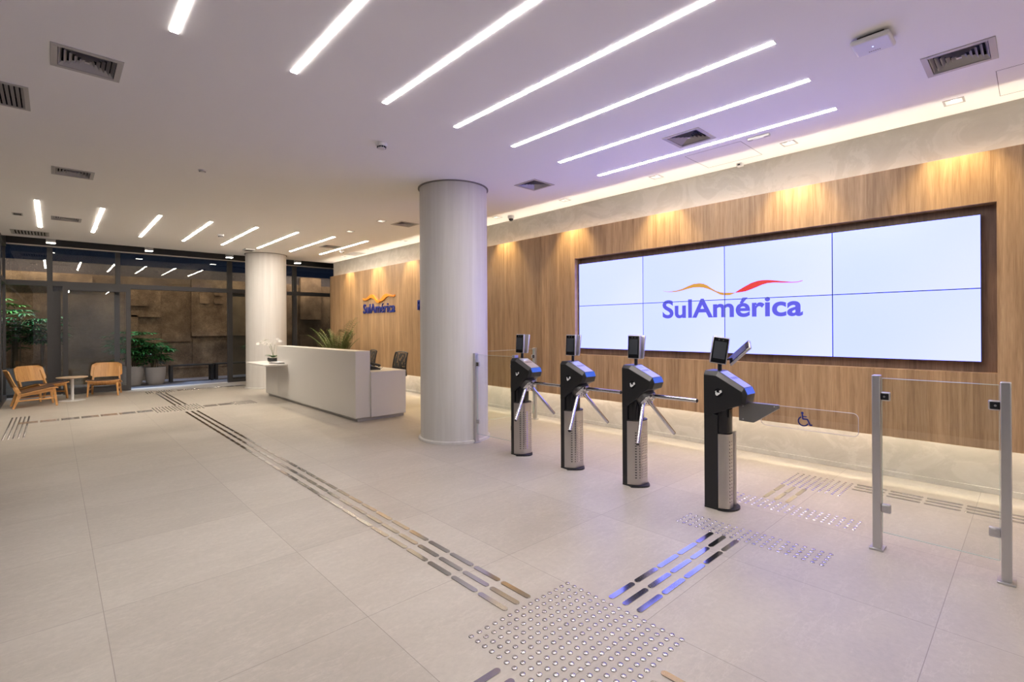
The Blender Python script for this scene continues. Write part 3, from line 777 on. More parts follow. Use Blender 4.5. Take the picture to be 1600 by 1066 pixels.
def tablet(name, t, M4):
    """face terminal, local: width x, height z, face to -Y"""
    o = part(name, MB().box(-0.064, 0.064, -0.010, 0.012, -0.108, 0.108), M_alu, t, bevel=0.009, seg=3)
    o.matrix_local = M4
    part('glass', MB().box(-0.056, 0.056, -0.0112, -0.0098, -0.102, 0.098), M_blackgloss, o, bevel=0.002)
    part('screen', MB().box(-0.045, 0.045, -0.0122, -0.0110, -0.068, 0.070), mat('terminal_screen', (0.05, 0.055, 0.065), 0.2) if 'terminal_screen' not in bpy.data.materials else bpy.data.materials['terminal_screen'], o)
    cm = MB()
    for x in (-0.016, 0.016): cm.cyl((x, -0.0112, 0.084), (x, -0.0122, 0.084), 0.005, seg=12)
    part('camera_lens', cm, M_grey, o)
    return o
M_hub = mat('hub_steel', (0.56, 0.56, 0.57), 0.2, 1.0)
PH = [(0.0, 0.712), (-0.028, 0.700), (-0.067, 0.742), (-0.144, 0.797), (-0.212, 0.860), (-0.286, 0.905), (-0.288, 0.968), (-0.075, 1.066), (0.0, 1.066)]
QH = [(0.0, 0.712), (-0.028, 0.700), (-0.067, 0.742), (-0.144, 0.797), (-0.216, 0.862), (-0.318, 0.950), (-0.298, 0.998), (-0.092, 1.097), (0.0, 1.097)]
QH[4] = (-0.300, 0.898)
PH[4] = (-0.270, 0.900); PH[5] = (-0.292, 0.935)
PH.insert(4, (-0.212, 0.862)); QH.insert(4, (-0.212, 0.862))
def slope_parts(t, p0, p1, hx):
    d = (Vector((0, *p1)) - Vector((0, *p0))); ln = d.length; d.normalize(); nrm = Vector((1, 0, 0)).cross(d)
    if nrm.z < 0: nrm = -nrm
    def at(u, v, h): return Vector((v, p0[0], p0[1])) + d*u + nrm*h
    def pad(u0, u1, v0, v1, h0, h1):
        m = MB(); m.rings([[at(u, v, h) for u, v in ((u0, v0), (u1, v0), (u1, v1), (u0, v1))] for h in (h0, h1)]); return m
    o = part('control_plate', pad(0.012, ln-0.004, -hx+0.010, hx-0.010, 0.0, 0.002), M_plate, t)
    part('lcd', pad(0.03, 0.07, -0.045, 0.03, 0.002, 0.003), M_lcd, o)
    m = MB()
    for k in range(4):
        v0 = -0.05+k*0.026; m.rings([[at(u, v, h) for u, v in ((0.092, v0), (0.118, v0+0.010), (0.118, v0+0.017), (0.092, v0+0.007))] for h in (0.002, 0.003)])
    part('markings', m, M_black, o)
def turnstile(loc, label):
    t = thing('turnstile', label, 'turnstile', loc, 0, 'tripod turnstiles')
    bp_ = MB(); pts = [(-0.10, 0.0), (-0.10, -0.07)] + [(-0.125+0.25*i/12, -0.11-0.10*math.sin(PI*i/12)) for i in range(13)] + [(0.10, -0.07), (0.10, 0.0)]
    bp_.prism(pts, 'z', 0.0, 0.014); part('base_plate', bp_, M_black, t)
    part('back_post', MB().box(-0.10, 0.10, -0.052, 0.0, 0.014, 0.748), M_black, t, bevel=0.002)
    core = MB(); n_ = 14
    ring = [(-0.082, -0.052)] + [(-0.082*math.cos(PI*i/n_), -0.085-0.065*math.sin(PI*i/n_)) for i in range(n_+1)] + [(0.082, -0.052)]
    core.prism(ring, 'z', 0.598, 0.80); part('neck', core, M_blackgloss, t, smooth=True)
    inner = MB(); inner.box(-0.07, 0.07, -0.082, -0.0525, 0.014, 0.598); part('inner_core', inner, M_black, t)
    led = MB()
    for s in (-1, 1): led.box(s*0.092-0.004, s*0.092+0.004, -0.078, -0.070, 0.05, 0.57)
    part('led_tube', led, M_led, t)
    part('perforated_cover', perforated(0.240, 0.105, -0.056, 0.018, 0.592, 8, 0.07, 0.50, 18, hr=0.0050, xc=0.012), M_steel, t)
    cap = MB(); cp = [(-0.106, -0.0565)] + [(-0.106+0.236*i/12, -0.056-0.105*(1-(2*i/12-1)**4)-0.002) for i in range(13)] + [(0.130, -0.0565)]
    cap.prism(cp, 'z', 0.592, 0.600); part('cover_rim', cap, M_black, t)
    hd = part('head', head_mesh(PH, QH), M_black, t, bevel=0.003)
    for s in (-1, 1):   # gunmetal bevels
        a = 0.1035; b_ = 0.0785; gr = MB()
        gr.quad([(s*a, PH[7][0]-0.0005, PH[7][1]), (s*a, PH[8][0], PH[8][1]+.0005), (s*b_, QH[8][0], QH[8][1]+0.001), (s*b_, QH[7][0]-0.0005, QH[7][1]+0.001)])
        part('side_bevel', gr, M_grey, t)
    slope_parts(t, QH[8], QH[7], 0.078)
    lens = MB(); lens.rings([[(-0.074, QH[7][0]-h, QH[7][1]+h*0.5-0.002), (0.074, QH[7][0]-h, QH[7][1]+h*0.5-0.002), (0.074, QH[6][0]-h, QH[6][1]+h*0.5), (-0.074, QH[6][0]-h, QH[6][1]+h*0.5)] for h in (0.0, 0.0025)])
    part('blue_lens', lens, M_blue, t)
    hand_icon(t, -0.103, -0.112, 0.925, -1); 
    part('stem', MB().cyl((0, -0.085, 1.09), (0, -0.085, 1.20), 0.015, seg=16), M_black, t, smooth=True)
    tablet('face_terminal', t, Matrix.Translation((-0.03, -0.085, 1.262)) @ Matrix.Rotation(R(-90), 4, 'Z') @ Matrix.Rotation(R(-3), 4, 'X'))
    tablet('face_terminal', t, Matrix.Translation((0.045, -0.085, 1.258)) @ Matrix.Rotation(R(90), 4, 'Z') @ Matrix.Rotation(R(9), 4, 'X'))
    # tripod hub: axis down and forward
    ax = Vector((0, -0.7071, -0.7071)); H0 = Vector((0, -0.170, 0.826))
    hb = MB(); hb.cyl(H0-ax*0.03, H0+ax*0.05, 0.092, 0.090, seg=32); part('hub_housing', hb, M_grey, t, bevel=0.003)
    hb = MB(); hb.cyl(H0+ax*0.0505, H0+ax*0.072, 0.088, 0.074, seg=32); hub = part('hub', hb, M_hub, t, bevel=0.003)
    bl = MB(); b0 = Vector((0, -0.7071, 0.7071)); c0 = Vector((1, 0, 0))
    for k in range(6):
        a = PI*k/3+0.5; q = H0+ax*0.0722+(b0*math.cos(a)+c0*math.sin(a))*0.030; bl.cyl(q, q+ax*0.003, 0.005, seg=8)
    part('bolt', bl, M_dark, hub)
    base = H0 + ax*0.050
    for k in range(3):
        a = 2*PI*k/3
        d = ax*0.7071 + (b0*math.cos(a)+c0*math.sin(a))*0.7071
        st_ = base + (b0*math.cos(a)+c0*math.sin(a))*0.052
        ar = part('arm', MB().cyl(st_, st_+d*0.425, 0.0165, seg=20), M_chrome, t, smooth=True)
        part('end_cap', MB().cyl(st_+d*0.4252, st_+d*0.432, 0.0162, 0.012, seg=20), M_black, ar)
        part('socket', MB().cyl(st_-d*0.005, st_+d*0.035, 0.021, seg=16), M_hub, ar, smooth=True)
    return t
TY = [4.105, 3.355, 2.605]
tl = ['black tripod turnstile with silver arms, leftmost, beside the near column', 'black tripod turnstile with silver arms, second from the left', 'black tripod turnstile with silver arms, third, next to the wheelchair gate']
t0 = turnstile((3.912, TY[0], 0), tl[0])
for y, l in zip(TY[1:], tl[1:]):
    q = copy_tree(t0); q.location = (3.912, y, 0); q['label'] = l

# wheelchair gate turnstile
P4 = [(0.0, 0.748), (-0.035, 0.738), (-0.105, 0.765), (-0.20, 0.810), (-0.300, 0.853), (-0.302, 0.915), (-0.298, 0.947), (-0.100, 1.057), (0.0, 1.060)]
Q4 = [(0.0, 0.748), (-0.035, 0.738), (-0.105, 0.765), (-0.20, 0.810), (-0.312, 0.850), (-0.328, 0.925), (-0.305, 0.975), (-0.108, 1.092), (0.0, 1.094)]
t = thing('wheelchair_gate', 'black gate pedestal with a clear swing wing bearing a blue wheelchair symbol', 'turnstile', (3.914, 1.83, 0))
pts = [(-0.10, 0.0), (-0.10, -0.11)] + [(0.015+0.125*math.cos(PI+PI*i/14), -0.11-0.115*math.sin(PI*i/14)) for i in range(15)] + [(0.10, -0.11), (0.10, 0.0)]
bp_ = MB(); bp_.prism(pts, 'z', 0.0, 0.014); part('base_plate', bp_, M_black, t)
part('back_post', MB().box(-0.10, 0.10, -0.108, 0.0, 0.014, 0.748), M_black, t, bevel=0.002)
core = MB(); ring = [(-0.085, -0.1085)] + [(-0.085*math.cos(PI*i/14), -0.115-0.060*math.sin(PI*i/14)) for i in range(15)] + [(0.085, -0.1085)]
core.prism(ring, 'z', 0.014, 0.79); part('neck', core, M_blackgloss, t, smooth=True)
part('perforated_cover', perforated(0.150, 0.075, -0.112, 0.018, 0.60, 3, 0.055, 0.555, 18, hr=0.0046, m_edge=0.030, xc=-0.026), M_steel, t)
part('side_cover', perforated(0.046, 0.028, -0.150, 0.018, 0.60, 1, 0.3, 0.31, 1, hr=0.0005, m_edge=0.01, xc=0.080), M_steel, t)
led = MB(); led.box(0.052, 0.056, -0.148, -0.142, 0.05, 0.58); led.box(-0.094, -0.088, -0.1235, -0.118, 0.2, 0.55)
part('led_tube', led, M_led, t)
part('head', head_mesh(P4, Q4), M_black, t, bevel=0.003)
for s in (-1, 1):
    gr = MB(); gr.quad([(s*0.1035, P4[6][0]-0.0005, P4[6][1]), (s*0.1035, P4[7][0], P4[7][1]+.0005), (s*0.0785, Q4[7][0], Q4[7][1]+0.001), (s*0.0785, Q4[6][0]-0.0005, Q4[6][1]+0.001)])
    part('side_bevel', gr, M_grey, t)
slope_parts(t, Q4[7], Q4[6], 0.078)
lens = MB(); lens.rings([[(-0.074, Q4[6][0]-h, Q4[6][1]+h*0.5-0.002), (0.074, Q4[6][0]-h, Q4[6][1]+h*0.5-0.002), (0.074, Q4[5][0]-h, Q4[5][1]+h*0.5), (-0.074, Q4[5][0]-h, Q4[5][1]+h*0.5)] for h in (0.0, 0.0025)])
part('blue_lens', lens, M_blue, t)
hand_icon(t, -0.103, -0.118, 0.925, -1)
part('stem', MB().cyl((0, -0.085, 1.085), (0, -0.085, 1.19), 0.016, seg=16), M_black, t, smooth=True)
tablet('face_terminal', t, Matrix.Translation((-0.03, -0.098, 1.255)) @ Matrix.Rotation(R(-58), 4, 'Z') @ Matrix.Rotation(R(9), 4, 'Y') @ Matrix.Rotation(R(-6), 4, 'X'))
tablet('face_terminal', t, Matrix.Translation((0.05, -0.225, 1.235)) @ Matrix(((1,0,0,0),(0,0.68,-0.73,0),(0,0.73,0.68,0),(0,0,0,1))) @ Matrix.Rotation(R(215), 4, 'Z'))
part('terminal_bracket', MB().bar((0.0, -0.085, 1.17), (0.05, -0.16, 1.19), 0.03, 0.012), M_black, t)
y0 = 1.83
wing = part('wing_bracket', MB().prism([(1.588-y0, 0.862), (1.588-y0, 0.713), (1.478-y0, 0.710), (1.308-y0, 0.834), (1.308-y0, 0.862)], 'x', -0.022, 0.022), mat('bracket_grey', (0.20, 0.195, 0.19), 0.4, 0.6), t, bevel=0.002)
bl = MB()
for a, b_ in ((1.555, 0.83), (1.555, 0.73), (1.33, 0.85)): bl.cyl((-0.022, a-y0, b_), (-0.025, a-y0, b_), 0.005, seg=10)
part('bolt', bl, M_screw, wing)
def rrect(ya, yb, za, zb, r_, n_=6):
    out = []
    for cy, cz, a0 in ((yb-r_, zb-r_, 0), (ya+r_, zb-r_, 90), (ya+r_, za+r_, 180), (yb-r_, za+r_, 270)):
        for i in range(n_+1):
            a = R(a0+90*i/n_); out.append((cy+r_*math.cos(a), cz+r_*math.sin(a)))
    return out
wg = part('clear_wing', MB().prism(rrect(0.816-y0, 1.43-y0, 0.702, 0.858, 0.032), 'x', -0.005, 0.005), M_acryl, t)
rim = rrect(0.816-y0, 1.43-y0, 0.702, 0.858, 0.032)
ed = MB(); loop = [Vector((0, a, b_)) for a, b_ in rim]; ed.tube(loop + [loop[0]], 0.0022, 6)
part('wing_edge', ed, mat('acrylic_edge', (0.60, 0.58, 0.66), 0.2), wg)
# wheelchair symbol, drawn in wing plane (u to -Y)
sy = MB(); UY, UZ, S = 1.140-y0, 0.781, 0.052
def P2(u, v): return Vector((-0.0062, UY-u*S, UZ+v*S))
def poly_tube(pts, r_): 
    for a, b_ in zip(pts, pts[1:]):
        d = (P2(*b_)-P2(*a)).normalized(); n_ = Vector((1, 0, 0)).cross(d)*r_*S
        A, B = P2(*a)-d*r_*S*0.3, P2(*b_)+d*r_*S*0.3
        sy.rings([[A-n_+Vector((h, 0, 0)), A+n_+Vector((h, 0, 0)), B+n_+Vector((h, 0, 0)), B-n_+Vector((h, 0, 0))] for h in (0, 0.001)])
poly_tube([(0.62*math.cos(R(a))-0.05, 0.62*math.sin(R(a))-0.3) for a in range(118, 345, 12)], 0.09)
poly_tube([(-0.18, 0.62), (-0.12, 0.02), (0.45, 0.02), (0.78, -0.75), (1.0, -0.68)], 0.10)
poly_tube([(-0.14, 0.36), (0.35, 0.36)], 0.07)
sy.cyl(P2(-0.18, 0.82), P2(-0.18, 0.82)+Vector((0.001, 0, 0)), 0.17*S, seg=18)
part('wheelchair_symbol', sy, M_wheelblue, wg, label='dark blue wheelchair user symbol')

# ------------------------------------------------------------ glass barriers
def barrier(name, label, p0, p1, clamps=(0.99, 0.27), sides=(1, 1), z0=0.115, z1=1.105, posts=(True, True)):
    """posts at p0 and p1 (x,y), glass between"""
    a = Vector((*p0, 0)); b_ = Vector((*p1, 0)); d = (b_-a); ln = d.length; d.normalize(); ang = math.atan2(d.y, d.x)
    t = thing(name, label, 'glass barrier', ((a+b_)/2)[:], ang, 'glass barriers by the turnstiles')
    h = ln/2
    for s, on in zip((-1, 1), posts):
        if not on: continue
        p_ = part('post', MB().box(s*h-0.022, s*h+0.022, -0.030, 0.030, 0.012, 1.125), M_alu, t, bevel=0.004)
        part('foot_plate', MB().box(s*h-0.038, s*h+0.038, -0.050, 0.050, 0.0, 0.012), M_alu, p_, bevel=0.002)
        for z in clamps:
            q = s*h - s*0.022
            cl = part('clamp', MB().box(min(q, q-s*0.050), max(q, q-s*0.050), -0.014, 0.014, z-0.028, z+0.028), M_alu, t, bevel=0.007, seg=3)
            pd = MB(); pd.box(min(q, q-s*0.045), max(q, q-s*0.045), -0.0152, 0.0152, z-0.023, z+0.023)
            part('pad', pd, M_black if z > 0.6 else M_alu, cl, bevel=0.005)
            sc_ = MB(); sc_.cyl((q-s*0.02, -0.015, z), (q-s*0.02, -0.019, z), 0.006, seg=12); sc_.cyl((q-s*0.02, 0.015, z), (q-s*0.02, 0.019, z), 0.006, seg=12)
            part('screw', sc_, M_screw, cl)
    ga = -h+0.028 if posts[0] else -h; gb = h-0.028 if posts[1] else h
    gl_ = part('glass', MB().box(ga, gb, -0.005, 0.005, z0, z1), M_glass, t)
    e = MB(); e.box(ga, gb, -0.0052, 0.0052, z1, z1+0.0025); e.box(ga, gb, -0.0052, 0.0052, z0-0.0025, z0)
    e.box(ga-0.002, ga, -0.0052, 0.0052, z0, z1); e.box(gb, gb+0.002, -0.0052, 0.0052, z0, z1)
    part('glass_edge', e, M_edge, gl_)
barrier('glass_barrier', 'glass barrier with two aluminium posts at the right picture edge', (3.905, 0.714), (3.905, 0.122))
barrier('glass_barrier', 'glass barrier with aluminium posts between the near column and the leftmost turnstile', (3.885, 4.83), (3.92, 4.145))
barrier('glass_barrier', 'glass barrier reaching from the near column to a post by the wood wall', (4.36, 5.40), (5.53, 5.40), posts=(False, True))

# ------------------------------------------------------------ tactile paving
def stud_bm(mb, x, y, seg=10, r_=0.0125, z=0.0):
    mb.rings([[(x+q*math.cos(2*PI*i/seg), y+q*math.sin(2*PI*i/seg), z+h) for i in range(seg)] for q, h in ((r_, 0.0), (r_*0.97, 0.0012), (r_*0.55, 0.0045))])
PT = 0.0493
studm = MB()
prof_ = [(0.0130, 0.0), (0.0128, 0.0022), (0.0112, 0.0042), (0.0085, 0.0052), (0.0045, 0.0058), (0.0012, 0.006)]
studm.lathe(prof_, seg=18)
first = None
near = [(1.424+i*PT, 1.127+j*PT) for i in range(15) for j in range(15)]
warnA = [(3.385+i*PT, 0.895+j*PT) for i in range(5) for j in range(20)]
warnA.sort(key=lambda p: math.hypot(*p))
rest = warnA[75:]
for L_, lab, grp in ((near, 'small steel warning stud in the big square field at the bottom of the photo', 'studs of the square field at the crossing'),
                     (warnA[:75], 'small polished steel warning stud in the narrow field before the wheelchair gate', 'studs before the wheelchair gate')):
    for x, y in L_:
        if first is None:
            first = solo('tactile_stud', studm, M_tactile, lab, 'tactile stud', (x, y, 0.0), grp, smooth=True)
        else:
            q = first.copy(); col.objects.link(q); q.location = (x, y, 0.0); q['label'] = lab; q['group'] = grp
rest += [(4.135+i*PT, 0.895+j*PT) for i in range(5) for j in range(20)]
rest += [(4.875+i*PT, 1.160+j*PT) for i in range(10) for j in range(10)]
rest += [(-0.497+i*PT, 9.33+j*PT) for i in range(5) for j in range(46)]
rest += [(1.32+i*PT, 10.42+j*PT) for i in range(15) for j in range(15)]
rest += [(2.55+i*PT, 10.42+j*PT) for i in range(8) for j in range(10)]
rest += [(1.55+i*PT, 13.62+j*PT) for i in range(11) for j in range(10)]
sm = MB()
for x, y in rest: stud_bm(sm, x, y, 8)
o = part('tactile_studs', sm, M_tactile, None, smooth=True); tag(o, 'remaining small steel warning studs in the farther fields on the beige floor', 'tactile studs', None, 'stuff')
def bar_mesh(Lb=0.226, wd=0.034):
    m = MB(); n_ = 7; rings_ = []
    for k, (s, h) in enumerate(((1.0, 0.0), (0.985, 0.0030), (0.95, 0.0045))):
        r_ = wd/2*s; c_ = Lb/2-wd/2; loop = []
        for i in range(n_+1): a = -PI/2+PI*i/n_; loop.append((r_*math.sin(a+PI/2)*1.0, c_ + r_*math.cos(a+PI/2)*-1, h) if False else (r_*math.cos(PI*i/n_), c_+r_*math.sin(PI*i/n_), h))
        for i in range(n_+1): loop.append((-r_*math.cos(PI*i/n_), -c_-r_*math.sin(PI*i/n_), h))
        rings_.append(loop)
    m.rings(rings_); return m
BL = 0.245
bars = []   # x, y, rz, label, group
RX = (1.688, 1.771, 1.855); RY = (1.388, 1.474, 1.560)
def run(lst, lab, grp): bars.extend([(x, y, rz, lab, grp) for x, y, rz in lst])
run([(x, 1.848+BL*(k+0.5), 0) for x in RX for k in range(34)], 'steel guide bar in the long three-row path from the square stud field to the facade', 'guide bars of the long path')
run([(2.150+BL*(k+0.5), y, PI/2) for y in RY for k in range(5)], 'steel guide bar mirroring the blue screens, in the path to the wheelchair gate', 'guide bars towards the wheelchair gate')
run([(1.385-BL*(k+0.5), y, PI/2) for y in RY for k in range(2)], 'polished steel guide bar cut by the bottom picture edge, left of the square stud field', 'guide bars left of the square field')
run([(x, 1.092-BL*(k+0.5), 0) for x in RX for k in range(1)], 'polished steel guide bar cut by the bottom picture edge, right of the square stud field', 'guide bars right of the square field')
run([(x, 11.16+BL*(k+0.5), 0) for x in RX for k in range(10)], 'polished steel guide bar between the far crossing and the glass facade', 'guide bars before the facade')
run([(1.30-BL*(k+0.5), y, PI/2) for y in (10.68, 10.765, 10.85) for k in range(7)], 'steel guide bar in the cross path leading left to the lounge chairs', 'guide bars towards the lounge chairs')
run([(2.04+BL*(k+0.5), y, PI/2) for y in (10.58, 10.665, 10.75) for k in range(2)], 'steel guide bar in the short cross path leading right to the desk', 'guide bars towards the desk')
run([(2.12+BL*(k+0.5), y, PI/2) for y in (13.78, 13.865, 13.95) for k in range(6)], 'steel guide bar running along the glass facade', 'guide bars along the facade')
run([(4.37+BL*(k+0.5), y, PI/2) for y in (1.407, 1.493, 1.58) for k in range(2)], 'steel guide bar between the two stud fields behind the wheelchair gate', 'guide bars behind the wheelchair gate')
run([(x, 1.135-BL*(k+0.5), 0) for x in (5.150, 5.235, 5.320) for k in range(6)], 'steel guide bar in the path along the foot of the wood wall', 'guide bars along the wood wall')
M_bar = mat('satin_steel', (0.58, 0.57, 0.56), 0.12, 1.0)
bm_ = bar_mesh(); firstb = None
for x, y, rz, lab, grp in bars:
    if firstb is None:
        firstb = solo('tactile_bar', bm_, M_bar, lab, 'tactile bar', (x, y, 0), grp); firstb.rotation_euler.z = rz
    else:
        q = firstb.copy(); col.objects.link(q); q.location = (x, y, 0); q.rotation_euler.z = rz; q['label'] = lab; q['group'] = grp

# ------------------------------------------------------------ glass facade
def frame_boxes(lst):
    m = MB()
    for b_ in lst: m.box(*b_)
    return m
ZT0, ZT1 = 2.415, 2.52      # transom
XR = 7.2
mull = [(-0.80, -0.735), (-0.098, -0.005), (1.075, 1.165), (3.42, 3.53), (5.11, 5.215), (6.9, 7.0)]
fa = [(-0.80, XR, YG-0.05, YG+0.06, 3.27, 3.60)]
for a, b_ in mull[:1]+mull[3:]: fa.append((a, b_, YG-0.05, YG+0.06, 0.0, 3.27))
fa += [(-0.098, -0.005, YG-0.05, YG+0.06, 0.0, 3.27), (1.075, 1.165, YG-0.05, YG+0.06, ZT1, 3.27)]
fa += [(-0.80, -0.098, YG-0.05, YG+0.06, ZT0, ZT1), (-0.005, 3.42, YG-0.09, YG+0.06, ZT0, ZT1), (3.53, 5.11, YG-0.05, YG+0.06, ZT0, ZT1), (5.215, XR, YG-0.05, YG+0.06, ZT0, ZT1)]
fa += [(-0.80, -0.098, YG-0.05, YG+0.06, 0.012, 0.08), (3.53, 5.11, YG-0.05, YG+0.06, 0.012, 0.08), (5.215, XR, YG-0.05, YG+0.06, 0.012, 0.08)]
fa = struct('window_1', frame_boxes(fa), M_frame)
pn = MB()
for a, b_ in ((-0.735, -0.098), (-0.005, 1.075), (1.165, 3.42), (3.53, 5.11), (5.215, XR)): pn.box(a, b_, YG, YG+0.008, ZT1, 3.27)
part('upper_pane', pn, M_wglass, fa)
pn = MB()
for a, b_ in ((-0.735, -0.098), (-0.005, 0.20), (3.53, 5.11), (5.215, XR)): pn.box(a, b_, YG, YG+0.008, 0.08, ZT0)
part('lower_pane', pn, M_wglass, fa)
part('metal_line', MB().box(-0.735, XR, YG-0.066, YG-0.05, 3.270, 3.295), mat('pale_metal', (0.85, 0.80, 0.74), 0.5), fa)
# door leaves: the open sliding leaf standing in front of the left side, and one parked by the right post
def door_leaf(name, x0, x1, y, w_=0.085):
    f = MB()
    f.box(x0, x0+w_, y-0.025, y+0.025, 0.014, ZT0); f.box(x1-w_, x1, y-0.025, y+0.025, 0.014, ZT0)
    f.box(x0+w_, x1-w_, y-0.025, y+0.025, 0.014, 0.13); f.box(x0+w_, x1-w_, y-0.025, y+0.025, ZT0-0.085, ZT0)
    o_ = struct(name, f, M_frame)
    part('pane', MB().box(x0+w_, x1-w_, y-0.004, y+0.004, 0.13, ZT0-0.085), M_wglass, o_)
    return o_
door_leaf('door_1', 0.155, 1.345, YG-0.13)
door_leaf('door_2', 3.445, 4.60, YG+0.10, 0.075)
door_leaf('door_3', -0.005, 1.16, YG+0.10, 0.10)
o = struct('door_4', MB().box(-0.004, 0.12, YG-0.02, YG+0.02, 0.014, 2.30), M_frame)

# ------------------------------------------------------------ outside
YO = 17.35
M_out = mat('courtyard_floor', (0.085, 0.09, 0.11), 0.6)
n = noise(M_out, 5, 6); r = ramp(M_out, n.outputs[0], [(0.3, (0.10, 0.105, 0.13)), (0.7, (0.20, 0.205, 0.25))]); L(M_out, r.outputs[0], BS(M_out).inputs['Base Color'])
struct('trim_4', MB().box(-9, 12, YG+0.16, YO+1.0, -0.06, -0.01), M_out)
struct('trim_5', MB().box(-9, XB-0.2, -6, YG+0.16, -0.06, -0.01), M_out)
M_relief = mat('brown_relief_concrete', (0.14, 0.1, 0.07), 0.8)
n1 = noise(M_relief, 1.6, 8, (1, 1, 0.8), 0.7); n2 = noise(M_relief, 45, 5, (1, 1, 1), 0.7)
r = ramp(M_relief, n1.outputs[0], [(0.32, (0.075, 0.048, 0.028)), (0.5, (0.16, 0.112, 0.07)), (0.68, (0.30, 0.22, 0.14))])
r2 = ramp(M_relief, n2.outputs[0], [(0.35, (0.65, 0.65, 0.65)), (0.65, (1.2, 1.2, 1.2))])
L(M_relief, mix(M_relief, 1.0, r.outputs[0], r2.outputs[0], 'MULTIPLY'), BS(M_relief).inputs['Base Color']); bump(M_relief, n2.outputs[0], 0.35, 0.008)
rl = MB()
rl.box(-9, 12, YO, YO+0.4, -0.05, 2.93)
struct('wall_relief', rl, M_relief)
M_upper = mat('dark_stippled_glint_render', (0.055, 0.048, 0.055), 0.55)
n = noise(M_upper, 60, 4, (1, 1, 0.35), 0.75); r = ramp(M_upper, n.outputs[0], [(0.50, (0.045, 0.040, 0.048)), (0.62, (0.08, 0.068, 0.07)), (0.68, (0.35, 0.27, 0.22))])  # pale specks put glints of grazing light into the colour
L(M_upper, r.outputs[0], BS(M_upper).inputs['Base Color']); bump(M_upper, n.outputs[0], 0.4, 0.006)
struct('trim_8', MB().box(-9, 12, YO+0.12, YO+0.4, 2.93, 3.24), M_upper)
rl = MB()
def rb(x0, x1, z0, z1, d, r_=0.035):
    pts = rrect(x0, x1, z0, z1, min(r_, (x1-x0)/2.2, (z1-z0)/2.2), 4)
    rl.prism(pts, 'y', YO-d, YO+0.01)
rb(-3.5, 0.77, 2.62, 2.90, 0.13)
rb(1.45, 2.27, 1.80, 2.56, 0.07); rb(1.5, 1.98, 2.11, 2.28, 0.12); rb(1.45, 1.74, 0.9, 1.85, 0.07)
rb(3.02, 6.1, 1.34, 2.95, 0.10); rb(3.02, 6.1, 1.235, 1.345, 0.16, 0.01)
rb(3.22, 3.47, 2.22, 2.75, 0.15); rb(3.60, 3.84, 2.22, 2.37, 0.15); rb(3.60, 3.84, 2.47, 2.66, 0.15)
rb(4.9, 5.35, 1.72, 2.15, 0.15); rb(6.2, 6.9, 1.75, 3.2, 0.12)
rb(2.29, 3.0, 1.08, 1.34, 0.05, 0.01); rb(2.1, 3.02, 0.30, 1.04, 0.03, 0.01); rb(3.05, 6.1, 0.30, 1.15, 0.03, 0.01)
rb(6.2, 9, 0.2, 1.2, 0.06)
struct('trim_6', rl, M_relief)
# courtyard lamps: warm flood from the canopy, cool light over the plants
def area(name, loc, size, power, colr, rot):
    ld = bpy.data.lights.new(name, 'AREA'); ld.shape = 'RECTANGLE'; ld.size, ld.size_y = size; ld.energy = power; ld.color = colr
    o_ = bpy.data.objects.new(name, ld); col.objects.link(o_); o_.location = loc; o_.rotation_euler = rot; return o_
area('courtyard_flood', (2.5, 16.62, 3.75), (9.0, 0.12), 66, (1.0, 0.78, 0.54), (R(10), 0, 0))
area('courtyard_flood', (2.5, 15.2, 3.6), (6.0, 0.2), 20, (1.0, 0.78, 0.54), (R(50), 0, 0))
area('courtyard_flood', (-1.0, 16.9, 3.25), (3.4, 0.1), 30, (1.0, 0.76, 0.58), (R(12), 0, 0))
area('courtyard_flood', (6.2, 16.9, 3.25), (3.0, 0.1), 40, (1.0, 0.76, 0.58), (R(12), 0, 0))
for gx, gy, gw, gs in ((-0.40, 15.70, 850, 50), (1.75, 15.65, 480, 52), (4.3, 15.8, 120, 40), (3.2, 15.5, 120, 75)):
    ld = bpy.data.lights.new('garden_lamp', 'SPOT'); ld.energy = gw; ld.color = (0.44, 0.66, 1.0); ld.spot_size = R(gs); ld.spot_blend = 0.6; ld.shadow_soft_size = 0.05
    o_ = bpy.data.objects.new('garden_lamp', ld); col.objects.link(o_); o_.location = (gx, gy, 3.62); o_.rotation_euler = (R(4), 0, 0)
ct = MB(); ct.box(-9, 12, YG+0.06, 15.3, 3.7, 3.8); struct('trim_7', ct, M_black)

